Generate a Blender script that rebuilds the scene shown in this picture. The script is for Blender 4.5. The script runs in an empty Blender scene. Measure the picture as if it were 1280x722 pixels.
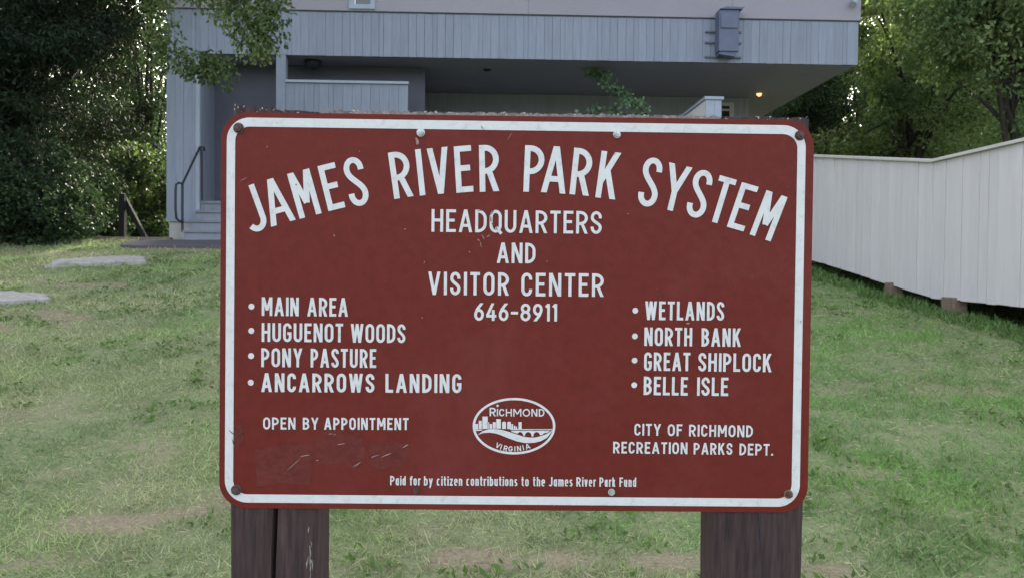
import bpy, math, random
import numpy as np
from mathutils import Vector, Matrix

random.seed(7)
RNG = np.random.default_rng(11)
SC = bpy.context.scene
COL = SC.collection

# ------------------------------------------------------------------ camera
FPX, CX, CY = 1044.0, 640.0, 361.0           # focal length and centre in photo pixels
ROLL, PITCH, CAMZ = 0.0103, -math.radians(1.37), 1.6
FWD = np.array([0, math.cos(PITCH), math.sin(PITCH)])
UP0 = np.array([0, -math.sin(PITCH), math.cos(PITCH)])
RT0 = np.array([1.0, 0, 0])
RT = math.cos(ROLL) * RT0 + math.sin(ROLL) * UP0
UP = math.cos(ROLL) * UP0 - math.sin(ROLL) * RT0
CAM = np.array([0, 0, CAMZ])
cam_data = bpy.data.cameras.new('camera')
cam = bpy.data.objects.new('camera', cam_data)
COL.objects.link(cam)
cam_data.sensor_width = 36.0
cam_data.lens = FPX / 1280 * 36
cam_data.clip_start, cam_data.clip_end = 0.05, 3000
M = Matrix.Identity(4)
for i in range(3):
    M[i][0], M[i][1], M[i][2], M[i][3] = RT[i], UP[i], -FWD[i], CAM[i]
cam.matrix_world = M
cam_data.dof.use_dof = True
cam_data.dof.focus_distance = 1.30
cam_data.dof.aperture_fstop = 20
SC.camera = cam

# ------------------------------------------------------------------ light
SUN_EL, SUN_AZ = math.radians(21), math.radians(3)    # low behind the building; azimuth from +Y towards +X
world = bpy.data.worlds.new('World')
SC.world = world
world.use_nodes = True
wn, wl = world.node_tree.nodes, world.node_tree.links
bg = wn['Background']
sky = wn.new('ShaderNodeTexSky')
sky.sky_type = 'NISHITA'
sky.sun_disc = False
sky.sun_elevation = SUN_EL
sky.sun_rotation = SUN_AZ
sky.air_density, sky.dust_density, sky.ozone_density = 1.0, 4.0, 1.0
hs = wn.new('ShaderNodeHueSaturation')
hs.inputs['Saturation'].default_value = 0.42
wl.new(sky.outputs[0], hs.inputs['Color'])
wl.new(hs.outputs[0], bg.inputs[0])
bg.inputs[1].default_value = 0.15
sd = bpy.data.lights.new('sun', 'SUN')
sun = bpy.data.objects.new('sun', sd)
COL.objects.link(sun)
sd.energy = 2.0
sd.angle = math.radians(0.6)
sd.color = (1.0, 0.9, 0.74)
sdir = Vector((math.sin(SUN_AZ) * math.cos(SUN_EL), math.cos(SUN_AZ) * math.cos(SUN_EL), math.sin(SUN_EL)))
sun.rotation_euler = sdir.to_track_quat('Z', 'Y').to_euler()
vs = SC.view_settings
vs.view_transform = 'Standard'
vs.look = 'None'
vs.gamma = 1
vs.exposure = 2.4
vs.use_curve_mapping = False
SC.cycles.max_bounces = 8
SC.cycles.use_denoising = True


# ------------------------------------------------------------------ helpers
def ray(px, py):
    d = FWD + RT * ((px - CX) / FPX) + UP * ((CY - py) / FPX)
    return d


def at(px, py, Y):
    d = ray(px, py)
    return CAM + d * (Y / d[1])


def smooth(a, b, x):
    t = np.clip((x - a) / (b - a), 0, 1)
    return t * t * (3 - 2 * t)


_PROF = np.array([[-40, -1.6], [-12, -1.5], [-3, -.40], [0, 0], [3.15, .435], [8, 1.10], [10, 1.38], [11.9, 1.66], [13.4, 1.90], [14.2, 2.01],
                  [15, 2.05], [15.8, 2.02], [18, 1.6], [24, .0], [34, -2.0], [60, -4.0], [2000, -4.0]])


def vnoise(x, y, s, seed=0):
    """smooth value noise in 0..1, vectorised"""
    x = np.asarray(x, float) / s + 137.3 * seed
    y = np.asarray(y, float) / s + 71.7 * seed
    xi, yi = np.floor(x).astype(np.int64), np.floor(y).astype(np.int64)
    fx, fy = x - xi, y - yi
    fx, fy = fx * fx * (3 - 2 * fx), fy * fy * (3 - 2 * fy)

    def h(i, j):
        n = (i * 374761393 + j * 668265263 + seed * 1274126177) & 0xFFFFFFFF
        n = ((n ^ (n >> 13)) * 1274126177) & 0xFFFFFFFF
        return ((n ^ (n >> 16)) & 0xFFFF) / 65535.0
    return (h(xi, yi) * (1 - fx) + h(xi + 1, yi) * fx) * (1 - fy) + (h(xi, yi + 1) * (1 - fx) + h(xi + 1, yi + 1) * fx) * fy


def gz(x, y):
    x, y = np.asarray(x, float), np.asarray(y, float)
    z = np.interp(y, _PROF[:, 0], _PROF[:, 1])
    z = z + .16 * np.exp(-((x - 5.4) / 1.3) ** 2 - ((y - 7.2) / 1.6) ** 2)
    wall = np.interp(y, [3.6, 7.57, 9.06, 11.95, 15.6], [4.95, 4.66, 4.55, 4.31, 4.0])
    z = z - .20 * smooth(-.24, .02, x - wall) * smooth(16, 15, y) * smooth(2, 3, y)
    near = smooth(30, 12, y)
    z = z + near * (.05 * (vnoise(x, y, 1.7, 3) - .5) + .03 * (vnoise(x, y, .45, 4) - .5))
    return z


def gp(px, py):
    """the ground point seen at a photo pixel"""
    d = ray(px, py)
    t = 2.0
    while t < 40:
        p = CAM + d * t
        if p[2] <= gz(p[0], p[1]):
            break
        t += .01
    return p


def props(o, label=None, cat=None, group=None, kind=None):
    if cat and not kind:
        kind = 'thing'
    for k, v in (('label', label), ('category', cat), ('group', group), ('kind', kind)):
        if v:
            o[k] = v
    return o


def thing(name, label, cat, loc=(0, 0, 0), group=None, mat=None):
    o = bpy.data.objects.new(name, None)
    COL.objects.link(o)
    o.empty_display_size = .2
    if mat is not None:
        o.matrix_world = mat
    else:
        o.location = loc
    return props(o, label, cat, group, 'thing')


class MB:
    """collects vertices, faces and a tint per face; build() links one mesh"""

    def __init__(s):
        s.v, s.f, s.t = [], [], []

    def face(s, pts, t=1.0):
        n = len(s.v)
        s.v += [tuple(p) for p in pts]
        s.f.append(tuple(range(n, n + len(pts))))
        s.t.append(t)

    def box(s, a, b, t=1.0, bev=0.0):
        (x0, y0, z0), (x1, y1, z1) = a, b
        n = len(s.v)
        if bev <= 0:
            s.v += [(x0, y0, z0), (x1, y0, z0), (x1, y1, z0), (x0, y1, z0), (x0, y0, z1), (x1, y0, z1), (x1, y1, z1), (x0, y1, z1)]
            q = [(0, 3, 2, 1), (4, 5, 6, 7), (0, 1, 5, 4), (1, 2, 6, 5), (2, 3, 7, 6), (3, 0, 4, 7)]
            for k in q:
                s.f.append(tuple(n + i for i in k))
                s.t.append(t)
            return
        c = bev                                        # chamfer the four vertical edges and the top
        ring = [(x0 + c, y0), (x1 - c, y0), (x1, y0 + c), (x1, y1 - c), (x1 - c, y1), (x0 + c, y1), (x0, y1 - c), (x0, y0 + c)]
        m = len(ring)
        ins = [(x0 + 2 * c, y0 + c), (x1 - 2 * c, y0 + c), (x1 - c, y0 + 2 * c), (x1 - c, y1 - 2 * c), (x1 - 2 * c, y1 - c), (x0 + 2 * c, y1 - c), (x0 + c, y1 - 2 * c), (x0 + c, y0 + 2 * c)]
        s.v += [(x, y, z0) for x, y in ring] + [(x, y, z1 - c) for x, y in ring] + [(x, y, z1) for x, y in ins]
        s.f.append(tuple(n + i for i in reversed(range(m))))
        s.t.append(t)
        for L in (0, m):
            for i in range(m):
                j = (i + 1) % m
                s.f.append((n + L + i, n + L + j, n + L + m + j, n + L + m + i))
                s.t.append(t)
        s.f.append(tuple(n + 2 * m + i for i in range(m)))
        s.t.append(t)

    def tube(s, path, rad, n=8, t=1.0, cap=True):
        path = [Vector(p) for p in path]
        if not hasattr(rad, '__len__'):
            rad = [rad] * len(path)
        base = len(s.v)
        ref = None
        for i, p in enumerate(path):
            a = path[max(i - 1, 0)]
            b = path[min(i + 1, len(path) - 1)]
            d = (b - a).normalized()
            if ref is None:
                ref = d.orthogonal().normalized()
            ref = (ref - d * ref.dot(d)).normalized()
            bi = d.cross(ref)
            for k in range(n):
                an = 2 * math.pi * k / n
                s.v.append(tuple(p + (ref * math.cos(an) + bi * math.sin(an)) * rad[i]))
        for i in range(len(path) - 1):
            for k in range(n):
                k2 = (k + 1) % n
                s.f.append((base + i * n + k, base + i * n + k2, base + (i + 1) * n + k2, base + (i + 1) * n + k))
                s.t.append(t)
        if cap:
            s.f.append(tuple(base + k for k in reversed(range(n))))
            s.t.append(t)
            s.f.append(tuple(base + (len(path) - 1) * n + k for k in range(n)))
            s.t.append(t)

    def prism(s, poly, y0, y1, t=1.0):
        """polygon of (x, z) extruded from y0 (front) to y1"""
        n, m = len(s.v), len(poly)
        s.v += [(x, y0, z) for x, z in poly] + [(x, y1, z) for x, z in poly]
        s.f.append(tuple(n + i for i in range(m)))
        s.f.append(tuple(n + m + i for i in reversed(range(m))))
        s.t += [t, t]
        for i in range(m):
            j = (i + 1) % m
            s.f.append((n + j, n + i, n + m + i, n + m + j))
            s.t.append(t)

    def build(s, name, mat, parent=None, smooth_=False, label=None):
        me = bpy.data.meshes.new(name)
        me.from_pydata(s.v, [], s.f)
        at_ = me.attributes.new('tint', 'FLOAT', 'FACE')
        at_.data.foreach_set('value', np.array(s.t, dtype=np.float32))
        me.materials.append(mat)
        if smooth_:
            me.polygons.foreach_set('use_smooth', [True] * len(me.polygons))
        me.update()
        o = bpy.data.objects.new(name, me)
        COL.objects.link(o)
        if parent is not None:
            o.parent = parent
        if label:
            o['label'] = label
        return o


def nd(nt, kind, **kw):
    n = nt.nodes.new(kind)
    for k, v in kw.items():
        if k.startswith('i_'):
            n.inputs[k[2:].replace('_', ' ')].default_value = v
        else:
            setattr(n, k, v)
    return n


def mat(name, col, rough=.7, spec=.3, var=.12, vscale=8.0, stretch=(1, 1, 1), tint=False, bump=0.0, bscale=60.0, metal=0.0, dark=None, dark_amt=0.5, dark_scale=3.0, coords='Object'):
    """painted / wooden / stone surface: base colour with two noises, per-face tint, optional stains and bump"""
    m = bpy.data.materials.new(name)
    m.use_nodes = True
    nt = m.node_tree
    L = nt.links.new
    p = nt.nodes['Principled BSDF']
    p.inputs['Roughness'].default_value = rough
    p.inputs['Metallic'].default_value = metal
    p.inputs['Specular IOR Level'].default_value = spec
    tc = nd(nt, 'ShaderNodeTexCoord')
    mp = nd(nt, 'ShaderNodeMapping')
    mp.inputs['Scale'].default_value = stretch
    L(tc.outputs[coords], mp.inputs[0])
    n1 = nd(nt, 'ShaderNodeTexNoise', i_Scale=vscale, i_Detail=8.0, i_Roughness=.65)
    L(mp.outputs[0], n1.inputs['Vector'])
    mr = nd(nt, 'ShaderNodeMapRange')
    mr.inputs['From Min'].default_value, mr.inputs['From Max'].default_value = .25, .75
    mr.inputs['To Min'].default_value, mr.inputs['To Max'].default_value = 1 - var, 1 + var
    L(n1.outputs['Fac'], mr.inputs['Value'])
    val = mr.outputs[0]
    if tint:
        at_ = nd(nt, 'ShaderNodeAttribute', attribute_name='tint')
        mu = nd(nt, 'ShaderNodeMath', operation='MULTIPLY')
        L(val, mu.inputs[0])
        L(at_.outputs['Fac'], mu.inputs[1])
        val = mu.outputs[0]
    mx = nd(nt, 'ShaderNodeVectorMath', operation='SCALE')
    mx.inputs[0].default_value = col
    L(val, mx.inputs['Scale'])
    out = mx.outputs[0]
    if dark is not None:
        n2 = nd(nt, 'ShaderNodeTexNoise', i_Scale=dark_scale, i_Detail=6.0, i_Roughness=.7)
        L(mp.outputs[0], n2.inputs['Vector'])
        r2 = nd(nt, 'ShaderNodeMapRange')
        r2.inputs['From Min'].default_value, r2.inputs['From Max'].default_value = .52, .78
        r2.inputs['To Max'].default_value = dark_amt
        L(n2.outputs['Fac'], r2.inputs['Value'])
        mix = nd(nt, 'ShaderNodeMix', data_type='RGBA')
        L(r2.outputs[0], mix.inputs[0])
        L(out, mix.inputs[6])
        mix.inputs[7].default_value = (*dark, 1)
        out = mix.outputs[2]
    L(out, p.inputs['Base Color'])
    if bump:
        nb = nd(nt, 'ShaderNodeTexNoise', i_Scale=bscale, i_Detail=6.0)
        L(mp.outputs[0], nb.inputs['Vector'])
        bu = nd(nt, 'ShaderNodeBump')
        bu.inputs['Strength'].default_value = bump
        bu.inputs['Distance'].default_value = .004
        L(nb.outputs['Fac'], bu.inputs['Height'])
        L(bu.outputs[0], p.inputs['Normal'])
    return m


def leaf_mat(name, trans=.35, rough=.55, tcol=(1.3, 1.3, .65)):
    m = bpy.data.materials.new(name)
    m.use_nodes = True
    nt = m.node_tree
    L = nt.links.new
    p = nt.nodes['Principled BSDF']
    p.inputs['Roughness'].default_value = rough
    p.inputs['Specular IOR Level'].default_value = .12
    a = nd(nt, 'ShaderNodeAttribute', attribute_name='leafcol')
    tr = nd(nt, 'ShaderNodeBsdfTranslucent')
    mul = nd(nt, 'ShaderNodeMix', data_type='RGBA', blend_type='MULTIPLY')
    mul.inputs[0].default_value = 1.0
    mul.inputs[7].default_value = (*tcol, 1)
    L(a.outputs['Color'], mul.inputs[6])
    L(a.outputs['Color'], p.inputs['Base Color'])
    L(mul.outputs[2], tr.inputs['Color'])
    mx = nd(nt, 'ShaderNodeMixShader')
    mx.inputs[0].default_value = trans
    L(p.outputs[0], mx.inputs[1])
    L(tr.outputs[0], mx.inputs[2])
    L(mx.outputs[0], nt.nodes['Material Output'].inputs[0])
    return m


def quads_mesh(name, V, cols, material, parent=None, k=4):
    """V: (n, k, 3) polygons; cols: (n, 3) colour per face"""
    n = len(V)
    me = bpy.data.meshes.new(name)
    me.vertices.add(n * k)
    me.vertices.foreach_set('co', V.reshape(-1).astype(np.float32))
    me.loops.add(n * k)
    me.loops.foreach_set('vertex_index', np.arange(n * k, dtype=np.int32))
    me.polygons.add(n)
    me.polygons.foreach_set('loop_start', np.arange(0, n * k, k, dtype=np.int32))
    a = me.attributes.new('leafcol', 'FLOAT_COLOR', 'FACE')
    c4 = np.ones((n, 4), np.float32)
    c4[:, :3] = cols
    a.data.foreach_set('color', c4.reshape(-1))
    me.materials.append(material)
    me.update(calc_edges=True)
    me.validate()
    o = bpy.data.objects.new(name, me)
    COL.objects.link(o)
    if parent is not None:
        o.parent = parent
    return o


def nrm(a):
    return a / np.maximum(np.linalg.norm(a, axis=-1, keepdims=True), 1e-9)


def leaf_quads(P, A, L, W, fold=.35):
    """leaf-shaped kites: P base points, A axes, L lengths, W half widths"""
    n = len(P)
    A = nrm(A)
    S = nrm(np.cross(A, RNG.normal(size=(n, 3))))
    N = np.cross(A, S)
    L, W = L[:, None], W[:, None]
    mid = P + A * L * .42
    return np.stack([P, mid + S * W + N * W * fold, P + A * L - N * L * .1, mid - S * W + N * W * fold], 1)


# ------------------------------------------------------------------ materials
M_soil = None
M_red = mat('sign_red_paint', (.119, .0168, .0132), rough=.48, spec=.13, var=.18, vscale=60, dark=(.150, .034, .032), dark_amt=.8, dark_scale=3.2)
M_patch = mat('sign_red_touch_up_paint', (.108, .0195, .0165), rough=.6, spec=.2, var=.30, vscale=45, bump=.5, bscale=90)
M_white = mat('sign_white_vinyl', (.565, .56, .59), rough=.5, spec=.2, var=.07, vscale=40, dark=(.40, .38, .42), dark_amt=.95, dark_scale=75)
M_edge = mat('sheet_metal_edge', (.50, .42, .38), rough=.6, var=.4, vscale=60)
M_post = mat('stained_timber', (.054, .035, .037), rough=.85, spec=.15, var=.55, vscale=14, stretch=(9, 9, .7), bump=.6, bscale=30, dark=(.035, .024, .026), dark_amt=.7, dark_scale=4)
M_frayed = mat('weathered_grey_wood', (.20, .165, .165), rough=.95, var=.7, vscale=110, bump=.6, bscale=80, dark=(.06, .045, .045), dark_amt=.9, dark_scale=60)
M_splinter = mat('bleached_wood_fibres', (.44, .40, .40), rough=.9, var=.4, vscale=90)
M_bolt_rust = mat('rusted_steel', (.10, .062, .060), rough=.7, var=.4, vscale=300, metal=.3, bump=.5, bscale=300)
M_bolt_zinc = mat('galvanised_steel', (.42, .44, .46), rough=.45, var=.25, vscale=250, metal=.6)
M_bolt_ring = mat('rusty_ring', (.22, .15, .08), rough=.6, var=.4, vscale=200, metal=.4)
M_blue = mat('blue_grey_siding', (.198, .222, .285), rough=.75, var=.13, vscale=3, stretch=(6, 6, .6), tint=True, bump=.25, bscale=20, dark=(.165, .185, .240), dark_amt=.6, dark_scale=2)
M_bluetrim = mat('pale_blue_trim', (.27, .305, .38), rough=.7, var=.08, vscale=6)
M_blueback = mat('siding_shadow_gap', (.07, .08, .11), rough=.9)
M_grey = mat('dim_grey_siding', (.235, .25, .325), rough=.8, var=.10, vscale=3, stretch=(6, 6, .6), tint=True, bump=.2, bscale=20)
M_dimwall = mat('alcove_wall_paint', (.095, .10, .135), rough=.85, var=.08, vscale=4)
M_soffit = mat('soffit_paint', (.225, .215, .285), rough=.9, var=.08, vscale=2, tint=True)
M_upper = mat('lavender_grey_panel', (.245, .232, .275), rough=.75, var=.05, vscale=1.5, tint=True)
M_concrete = mat('concrete', (.34, .33, .33), rough=.95, var=.18, vscale=9, bump=.5, bscale=40, dark=(.22, .21, .20), dark_amt=.6, dark_scale=6)
M_step = mat('grey_painted_step', (.165, .178, .215), rough=.85, var=.2, vscale=8, bump=.3, bscale=30, dark=(.17, .17, .19), dark_amt=.6, dark_scale=7)
M_riser = mat('grey_painted_riser', (.20, .215, .26), rough=.85, var=.15, vscale=8, dark=(.15, .15, .17), dark_amt=.6, dark_scale=6)
M_fence = mat('white_painted_board', (.61, .575, .59), rough=.7, var=.06, vscale=3, stretch=(5, 5, .6), tint=True, bump=.2, bscale=25, dark=(.50, .47, .48), dark_amt=.45, dark_scale=2.2)
M_cap = mat('greyed_cap_board', (.55, .52, .50), rough=.8, var=.12, vscale=6)
M_black = mat('black_painted_metal', (.022, .024, .034), rough=.5, var=.2, vscale=20)
M_darkwood = mat('dark_creosoted_wood', (.012, .011, .011), rough=.9, var=.35, vscale=12, stretch=(6, 6, .8))
M_mat = mat('dark_rubber_mat', (.085, .078, .088), rough=.95, var=.3, vscale=40, bump=.6, bscale=150)
M_timber = mat('old_brown_timber', (.16, .13, .115), rough=.9, var=.3, vscale=8, stretch=(.8, 6, 6), bump=.4, bscale=30)
M_block = mat('brown_wood_block', (.18, .135, .10), rough=.9, var=.3, vscale=12, bump=.5, bscale=40)
M_bark = mat('bark', (.038, .032, .030), rough=.95, var=.45, vscale=10, stretch=(5, 5, .9), bump=.9, bscale=18)
M_box = mat('blue_grey_metal_box', (.095, .112, .175), rough=.6, var=.12, vscale=6, dark=(.09, .10, .15), dark_amt=.5, dark_scale=5)
M_glass = mat('dark_window_glass', (.02, .025, .022), rough=.04, spec=.6, var=.1)
M_stone = mat('rough_stone_slab', (.31, .295, .275), rough=.95, var=.35, vscale=14, bump=1.0, bscale=22, dark=(.24, .23, .21), dark_amt=.6, dark_scale=7)
M_leaf = leaf_mat('broad_leaf', .36, .55, (1.15, 1.25, .75))
M_cedar = leaf_mat('cedar_spray', .15, .7)
M_grass = leaf_mat('grass_blade', .35, .6, (1.05, 1.2, .85))


def lamp_mat(name, col, s):
    m = bpy.data.materials.new(name)
    m.use_nodes = True
    p = m.node_tree.nodes['Principled BSDF']
    p.inputs['Base Color'].default_value = (*col, 1)
    p.inputs['Emission Color'].default_value = (*col, 1)
    p.inputs['Emission Strength'].default_value = s
    return m


M_lit = lamp_mat('lit_bulb_glass', (1.0, .40, .14), .55)

# ------------------------------------------------------------------ ground
BARE = []                                     # (x, y, rx, ry, amount) of worn earth
for px, py, rx, ry, a in [(12, 402, .9, .8, 1.0), (130, 357, .9, .30, 1.0), (30, 352, 1.0, .4, .8), (60, 318, 1.6, .5, .8), (600, 702, .30, .13, 1.0), (705, 700, .20, .10, .9), (140, 655, .32, .14, .9),
                          (230, 640, .25, .12, .8), (70, 705, .35, .10, .9), (840, 705, .3, .12, .9), (1020, 715, .25, .10, .9), (260, 480, .5, .3, .6), (520, 660, .2, .15, .7), (1090, 480, .7, .25, .6),
                          (1190, 490, .7, .25, .5), (330, 312, 1.5, .35, .8), (200, 312, 1.2, .25, .9), (1075, 590, .35, .12, .5), (170, 560, .4, .16, .6), (60, 600, .4, .18, .6), (230, 430, .5, .2, .5)]:
    g = gp(px, py)
    BARE.append((g[0], g[1], rx, ry, a))


def bareness(x, y):
    b = np.clip((vnoise(x, y, .9, 8) * .55 + vnoise(x, y, .28, 9) * .45 - .72) * 4.0, 0, .6) * smooth(2.2, -1.0, x)
    b = np.maximum(b, np.clip((vnoise(x, y, .8, 18) * .5 + vnoise(x, y, .22, 19) * .5 - .76) * 4, 0, .5))
    edge = vnoise(x, y, .22, 10) * .9 + vnoise(x, y, .07, 12) * .5
    for bx, by, rx, ry, a in BARE:
        d = ((x - bx) / rx) ** 2 + ((y - by) / ry) ** 2
        b = np.maximum(b, .92 * a * np.clip((1.2 - d * .8 - edge * 1.0) * 2.0, 0, 1))
    return b


def axis_pts(lo, a, b, hi, fine):
    mid = np.arange(a, b + 1e-6, fine)
    left, right, s = [], [], fine
    x = a
    while x > lo:
        s *= 1.18
        x -= s
        left.append(x)
    s, x = fine, b
    while x < hi:
        s *= 1.18
        x += s
        right.append(x)
    return np.concatenate([left[::-1], mid, right])


gx = axis_pts(-900, -9, 8, 900, .09)
gy = axis_pts(-60, 2.4, 15.2, 1500, .09)
GX, GY = np.meshgrid(gx, gy)
GZ = gz(GX, GY)
nx, ny = len(gx), len(gy)
me = bpy.data.meshes.new('ground')
me.vertices.add(nx * ny)
me.vertices.foreach_set('co', np.stack([GX, GY, GZ], -1).reshape(-1).astype(np.float32))
ii = (np.arange(ny - 1)[:, None] * nx + np.arange(nx - 1)[None, :]).reshape(-1)
idx = np.stack([ii, ii + 1, ii + nx + 1, ii + nx], 1).astype(np.int32)
me.loops.add(idx.size)
me.loops.foreach_set('vertex_index', idx.reshape(-1))
me.polygons.add(len(idx))
me.polygons.foreach_set('loop_start', np.arange(0, idx.size, 4, dtype=np.int32))
me.polygons.foreach_set('use_smooth', np.ones(len(idx), bool))
ab = me.attributes.new('bare', 'FLOAT', 'POINT')
ab.data.foreach_set('value', bareness(GX, GY).reshape(-1).astype(np.float32))
me.update(calc_edges=True)
m = bpy.data.materials.new('lawn_soil')
m.use_nodes = True
nt = m.node_tree
Lk = nt.links.new
p = nt.nodes['Principled BSDF']
p.inputs['Roughness'].default_value = .95
p.inputs['Specular IOR Level'].default_value = .1
tc = nd(nt, 'ShaderNodeTexCoord')
n1 = nd(nt, 'ShaderNodeTexNoise', i_Scale=7.0, i_Detail=9.0, i_Roughness=.7)
n2 = nd(nt, 'ShaderNodeTexNoise', i_Scale=70.0, i_Detail=6.0, i_Roughness=.7)
Lk(tc.outputs['Object'], n1.inputs['Vector'])
Lk(tc.outputs['Object'], n2.inputs['Vector'])
r1 = nd(nt, 'ShaderNodeValToRGB')
r1.color_ramp.elements[0].color, r1.color_ramp.elements[0].position = (.105, .140, .062, 1), .34
r1.color_ramp.elements[1].color, r1.color_ramp.elements[1].position = (.27, .285, .155, 1), .66
nm_ = nd(nt, 'ShaderNodeMath', operation='MULTIPLY_ADD')
nm_.inputs[1].default_value, nm_.inputs[2].default_value = .45, .0
nm2_ = nd(nt, 'ShaderNodeMath', operation='MULTIPLY_ADD')
nm2_.inputs[1].default_value = .55
Lk(n1.outputs['Fac'], nm_.inputs[0])
Lk(n2.outputs['Fac'], nm2_.inputs[0])
Lk(nm_.outputs[0], nm2_.inputs[2])
Lk(nm2_.outputs[0], r1.inputs[0])
r2 = nd(nt, 'ShaderNodeValToRGB')
r2.color_ramp.elements[0].color, r2.color_ramp.elements[0].position = (.17, .130, .092, 1), .3
r2.color_ramp.elements[1].color, r2.color_ramp.elements[1].position = (.36, .28, .205, 1), .72
Lk(n2.outputs['Fac'], r2.inputs[0])
ba = nd(nt, 'ShaderNodeAttribute', attribute_name='bare')
mix = nd(nt, 'ShaderNodeMix', data_type='RGBA')
Lk(ba.outputs['Fac'], mix.inputs[0])
Lk(r1.outputs[0], mix.inputs[6])
Lk(r2.outputs[0], mix.inputs[7])
Lk(mix.outputs[2], p.inputs['Base Color'])
bu = nd(nt, 'ShaderNodeBump')
bu.inputs['Strength'].default_value = .6
bu.inputs['Distance'].default_value = .02
Lk(n2.outputs['Fac'], bu.inputs['Height'])
Lk(bu.outputs[0], p.inputs['Normal'])
me.materials.append(m)
ground = bpy.data.objects.new('ground', me)
COL.objects.link(ground)
props(ground, kind='structure', label='sloping lawn ground with worn earth patches')

# grass blades: one mass
SLABS = []


def scatter(xlo, xhi, ylo, yhi, dens):
    n = int((xhi - xlo) * (yhi - ylo) * dens)
    return RNG.uniform(xlo, xhi, n), RNG.uniform(ylo, yhi, n)


xs, ys = [], []
for (y0, y1, hw, dens) in [(2.6, 4.5, 4.2, 10500), (4.5, 6.5, 5.2, 7000), (6.5, 9, 7.0, 3800), (9, 12, 8.6, 2100), (12, 14.4, 9.6, 1300)]:
    a, b = scatter(-hw, min(hw, 6.0), y0, y1, dens)
    xs.append(a)
    ys.append(b)
gxx, gyy = np.concatenate(xs), np.concatenate(ys)
bb = bareness(gxx, gyy)
cl = vnoise(gxx, gyy, .16, 21) * .6 + vnoise(gxx, gyy, .5, 22) * .4
keep = RNG.uniform(size=len(gxx)) < (1 - bb * .97) * np.clip(.5 + 1.3 * (cl - .3), .15, 1)
keep &= ~((gyy > 13.15) & (gyy < 14.1) & (gxx > -6.05) & (gxx < -4.0))
gxx, gyy, cl = gxx[keep], gyy[keep], cl[keep]
n = len(gxx)
P = np.stack([gxx, gyy, gz(gxx, gyy) - .004], 1)
lean = RNG.normal(size=(n, 3)) * .85
lean[:, 2] = 1.0
A = nrm(lean)
H = RNG.gamma(4, .0075, n) * (.45 + 1.1 * cl) * np.clip(.75 + gyy * .04, .8, 1.3)
W = RNG.uniform(.0020, .0042, n) * np.clip(gyy / 4.5, 1, 2.6)
S = nrm(np.cross(A, RNG.normal(size=(n, 3)))) * W[:, None]
tip = P + A * H[:, None]
tip[:, :2] += RNG.normal(size=(n, 2)) * H[:, None] * .3
V = np.stack([P - S, P + S, tip], 1)
dry = np.clip(vnoise(gxx, gyy, .7, 31) * .7 + RNG.uniform(0, .65, n) - .18 - .40 * smooth(-.5, 2.6, gxx), 0, 1)
c0 = np.array([.158, .222, .108])
c1 = np.array([.42, .375, .25])
c2 = np.array([.158, .290, .082])
lush = np.clip(smooth(.5, .72, vnoise(gxx, gyy, .5, 33)) * .6 + .45 * smooth(.5, 3, gxx) + RNG.uniform(0, .3, n), 0, 1)[:, None]
col = c0 * (1 - lush) + c2 * lush
col = col * (1 - dry[:, None] * .8) + c1 * dry[:, None] * .8
col *= RNG.uniform(.72, 1.55, (n, 1)) * (.90 + .25 * vnoise(gxx, gyy, .33, 36))[:, None]
grass = quads_mesh('lawn_grass', V, col, M_grass, k=3)
# straw lying flat in the thatch
a, b = np.concatenate([scatter(-4.2, 4.2, 2.6, 5, 420), scatter(-6, 4.4, 5, 9, 200)], 1)
n = len(a)
A = RNG.normal(size=(n, 3))
A[:, 2] *= .12
V = leaf_quads(np.stack([a, b, gz(a, b) + RNG.uniform(.004, .03, n)], 1), A, RNG.uniform(.02, .065, n), RNG.uniform(.001, .0022, n) * np.clip(b / 4.5, 1, 2))
straw = quads_mesh('dry_straw', V, np.array([.50, .44, .31]) * RNG.uniform(.55, 1.15, (n, 1)), M_grass)
props(straw, 'pale dry straw lying flat in the thin lawn', 'straw', kind='stuff')
props(grass, 'short patchy green lawn grass with dry straw between', 'grass', kind='stuff')

# broad-leaved weeds in the lawn: low rosettes
wx, wy = scatter(-7, 5.5, 2.8, 13.5, 26)
kp = (vnoise(wx, wy, .8, 41) > .52) & (bareness(wx, wy) < .5)
wx, wy = wx[kp], wy[kp]
k = 7
PX = np.repeat(wx, k) + RNG.normal(size=len(wx) * k) * .035
PY = np.repeat(wy, k) + RNG.normal(size=len(wx) * k) * .035
P = np.stack([PX, PY, gz(PX, PY) + RNG.uniform(.0, .03, len(PX))], 1)
A = RNG.normal(size=P.shape)
A[:, 2] = np.abs(A[:, 2]) * .5 + .25
V = leaf_quads(P, A, RNG.uniform(.025, .055, len(P)), RNG.uniform(.006, .013, len(P)))
col = np.array([.12, .19, .065]) * RNG.uniform(.7, 1.35, (len(P), 1))
props(quads_mesh('lawn_weeds', V, col, M_leaf), 'low broad leaved weeds scattered through the lawn', 'weeds', kind='stuff')


# ------------------------------------------------------------------ lettering: highway style strokes
def arc(cx, cy, rx, ry, a0, a1, n=14):
    return [(cx + rx * math.cos(math.radians(a0 + (a1 - a0) * i / n)), cy + ry * math.sin(math.radians(a0 + (a1 - a0) * i / n))) for i in range(n + 1)]


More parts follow.
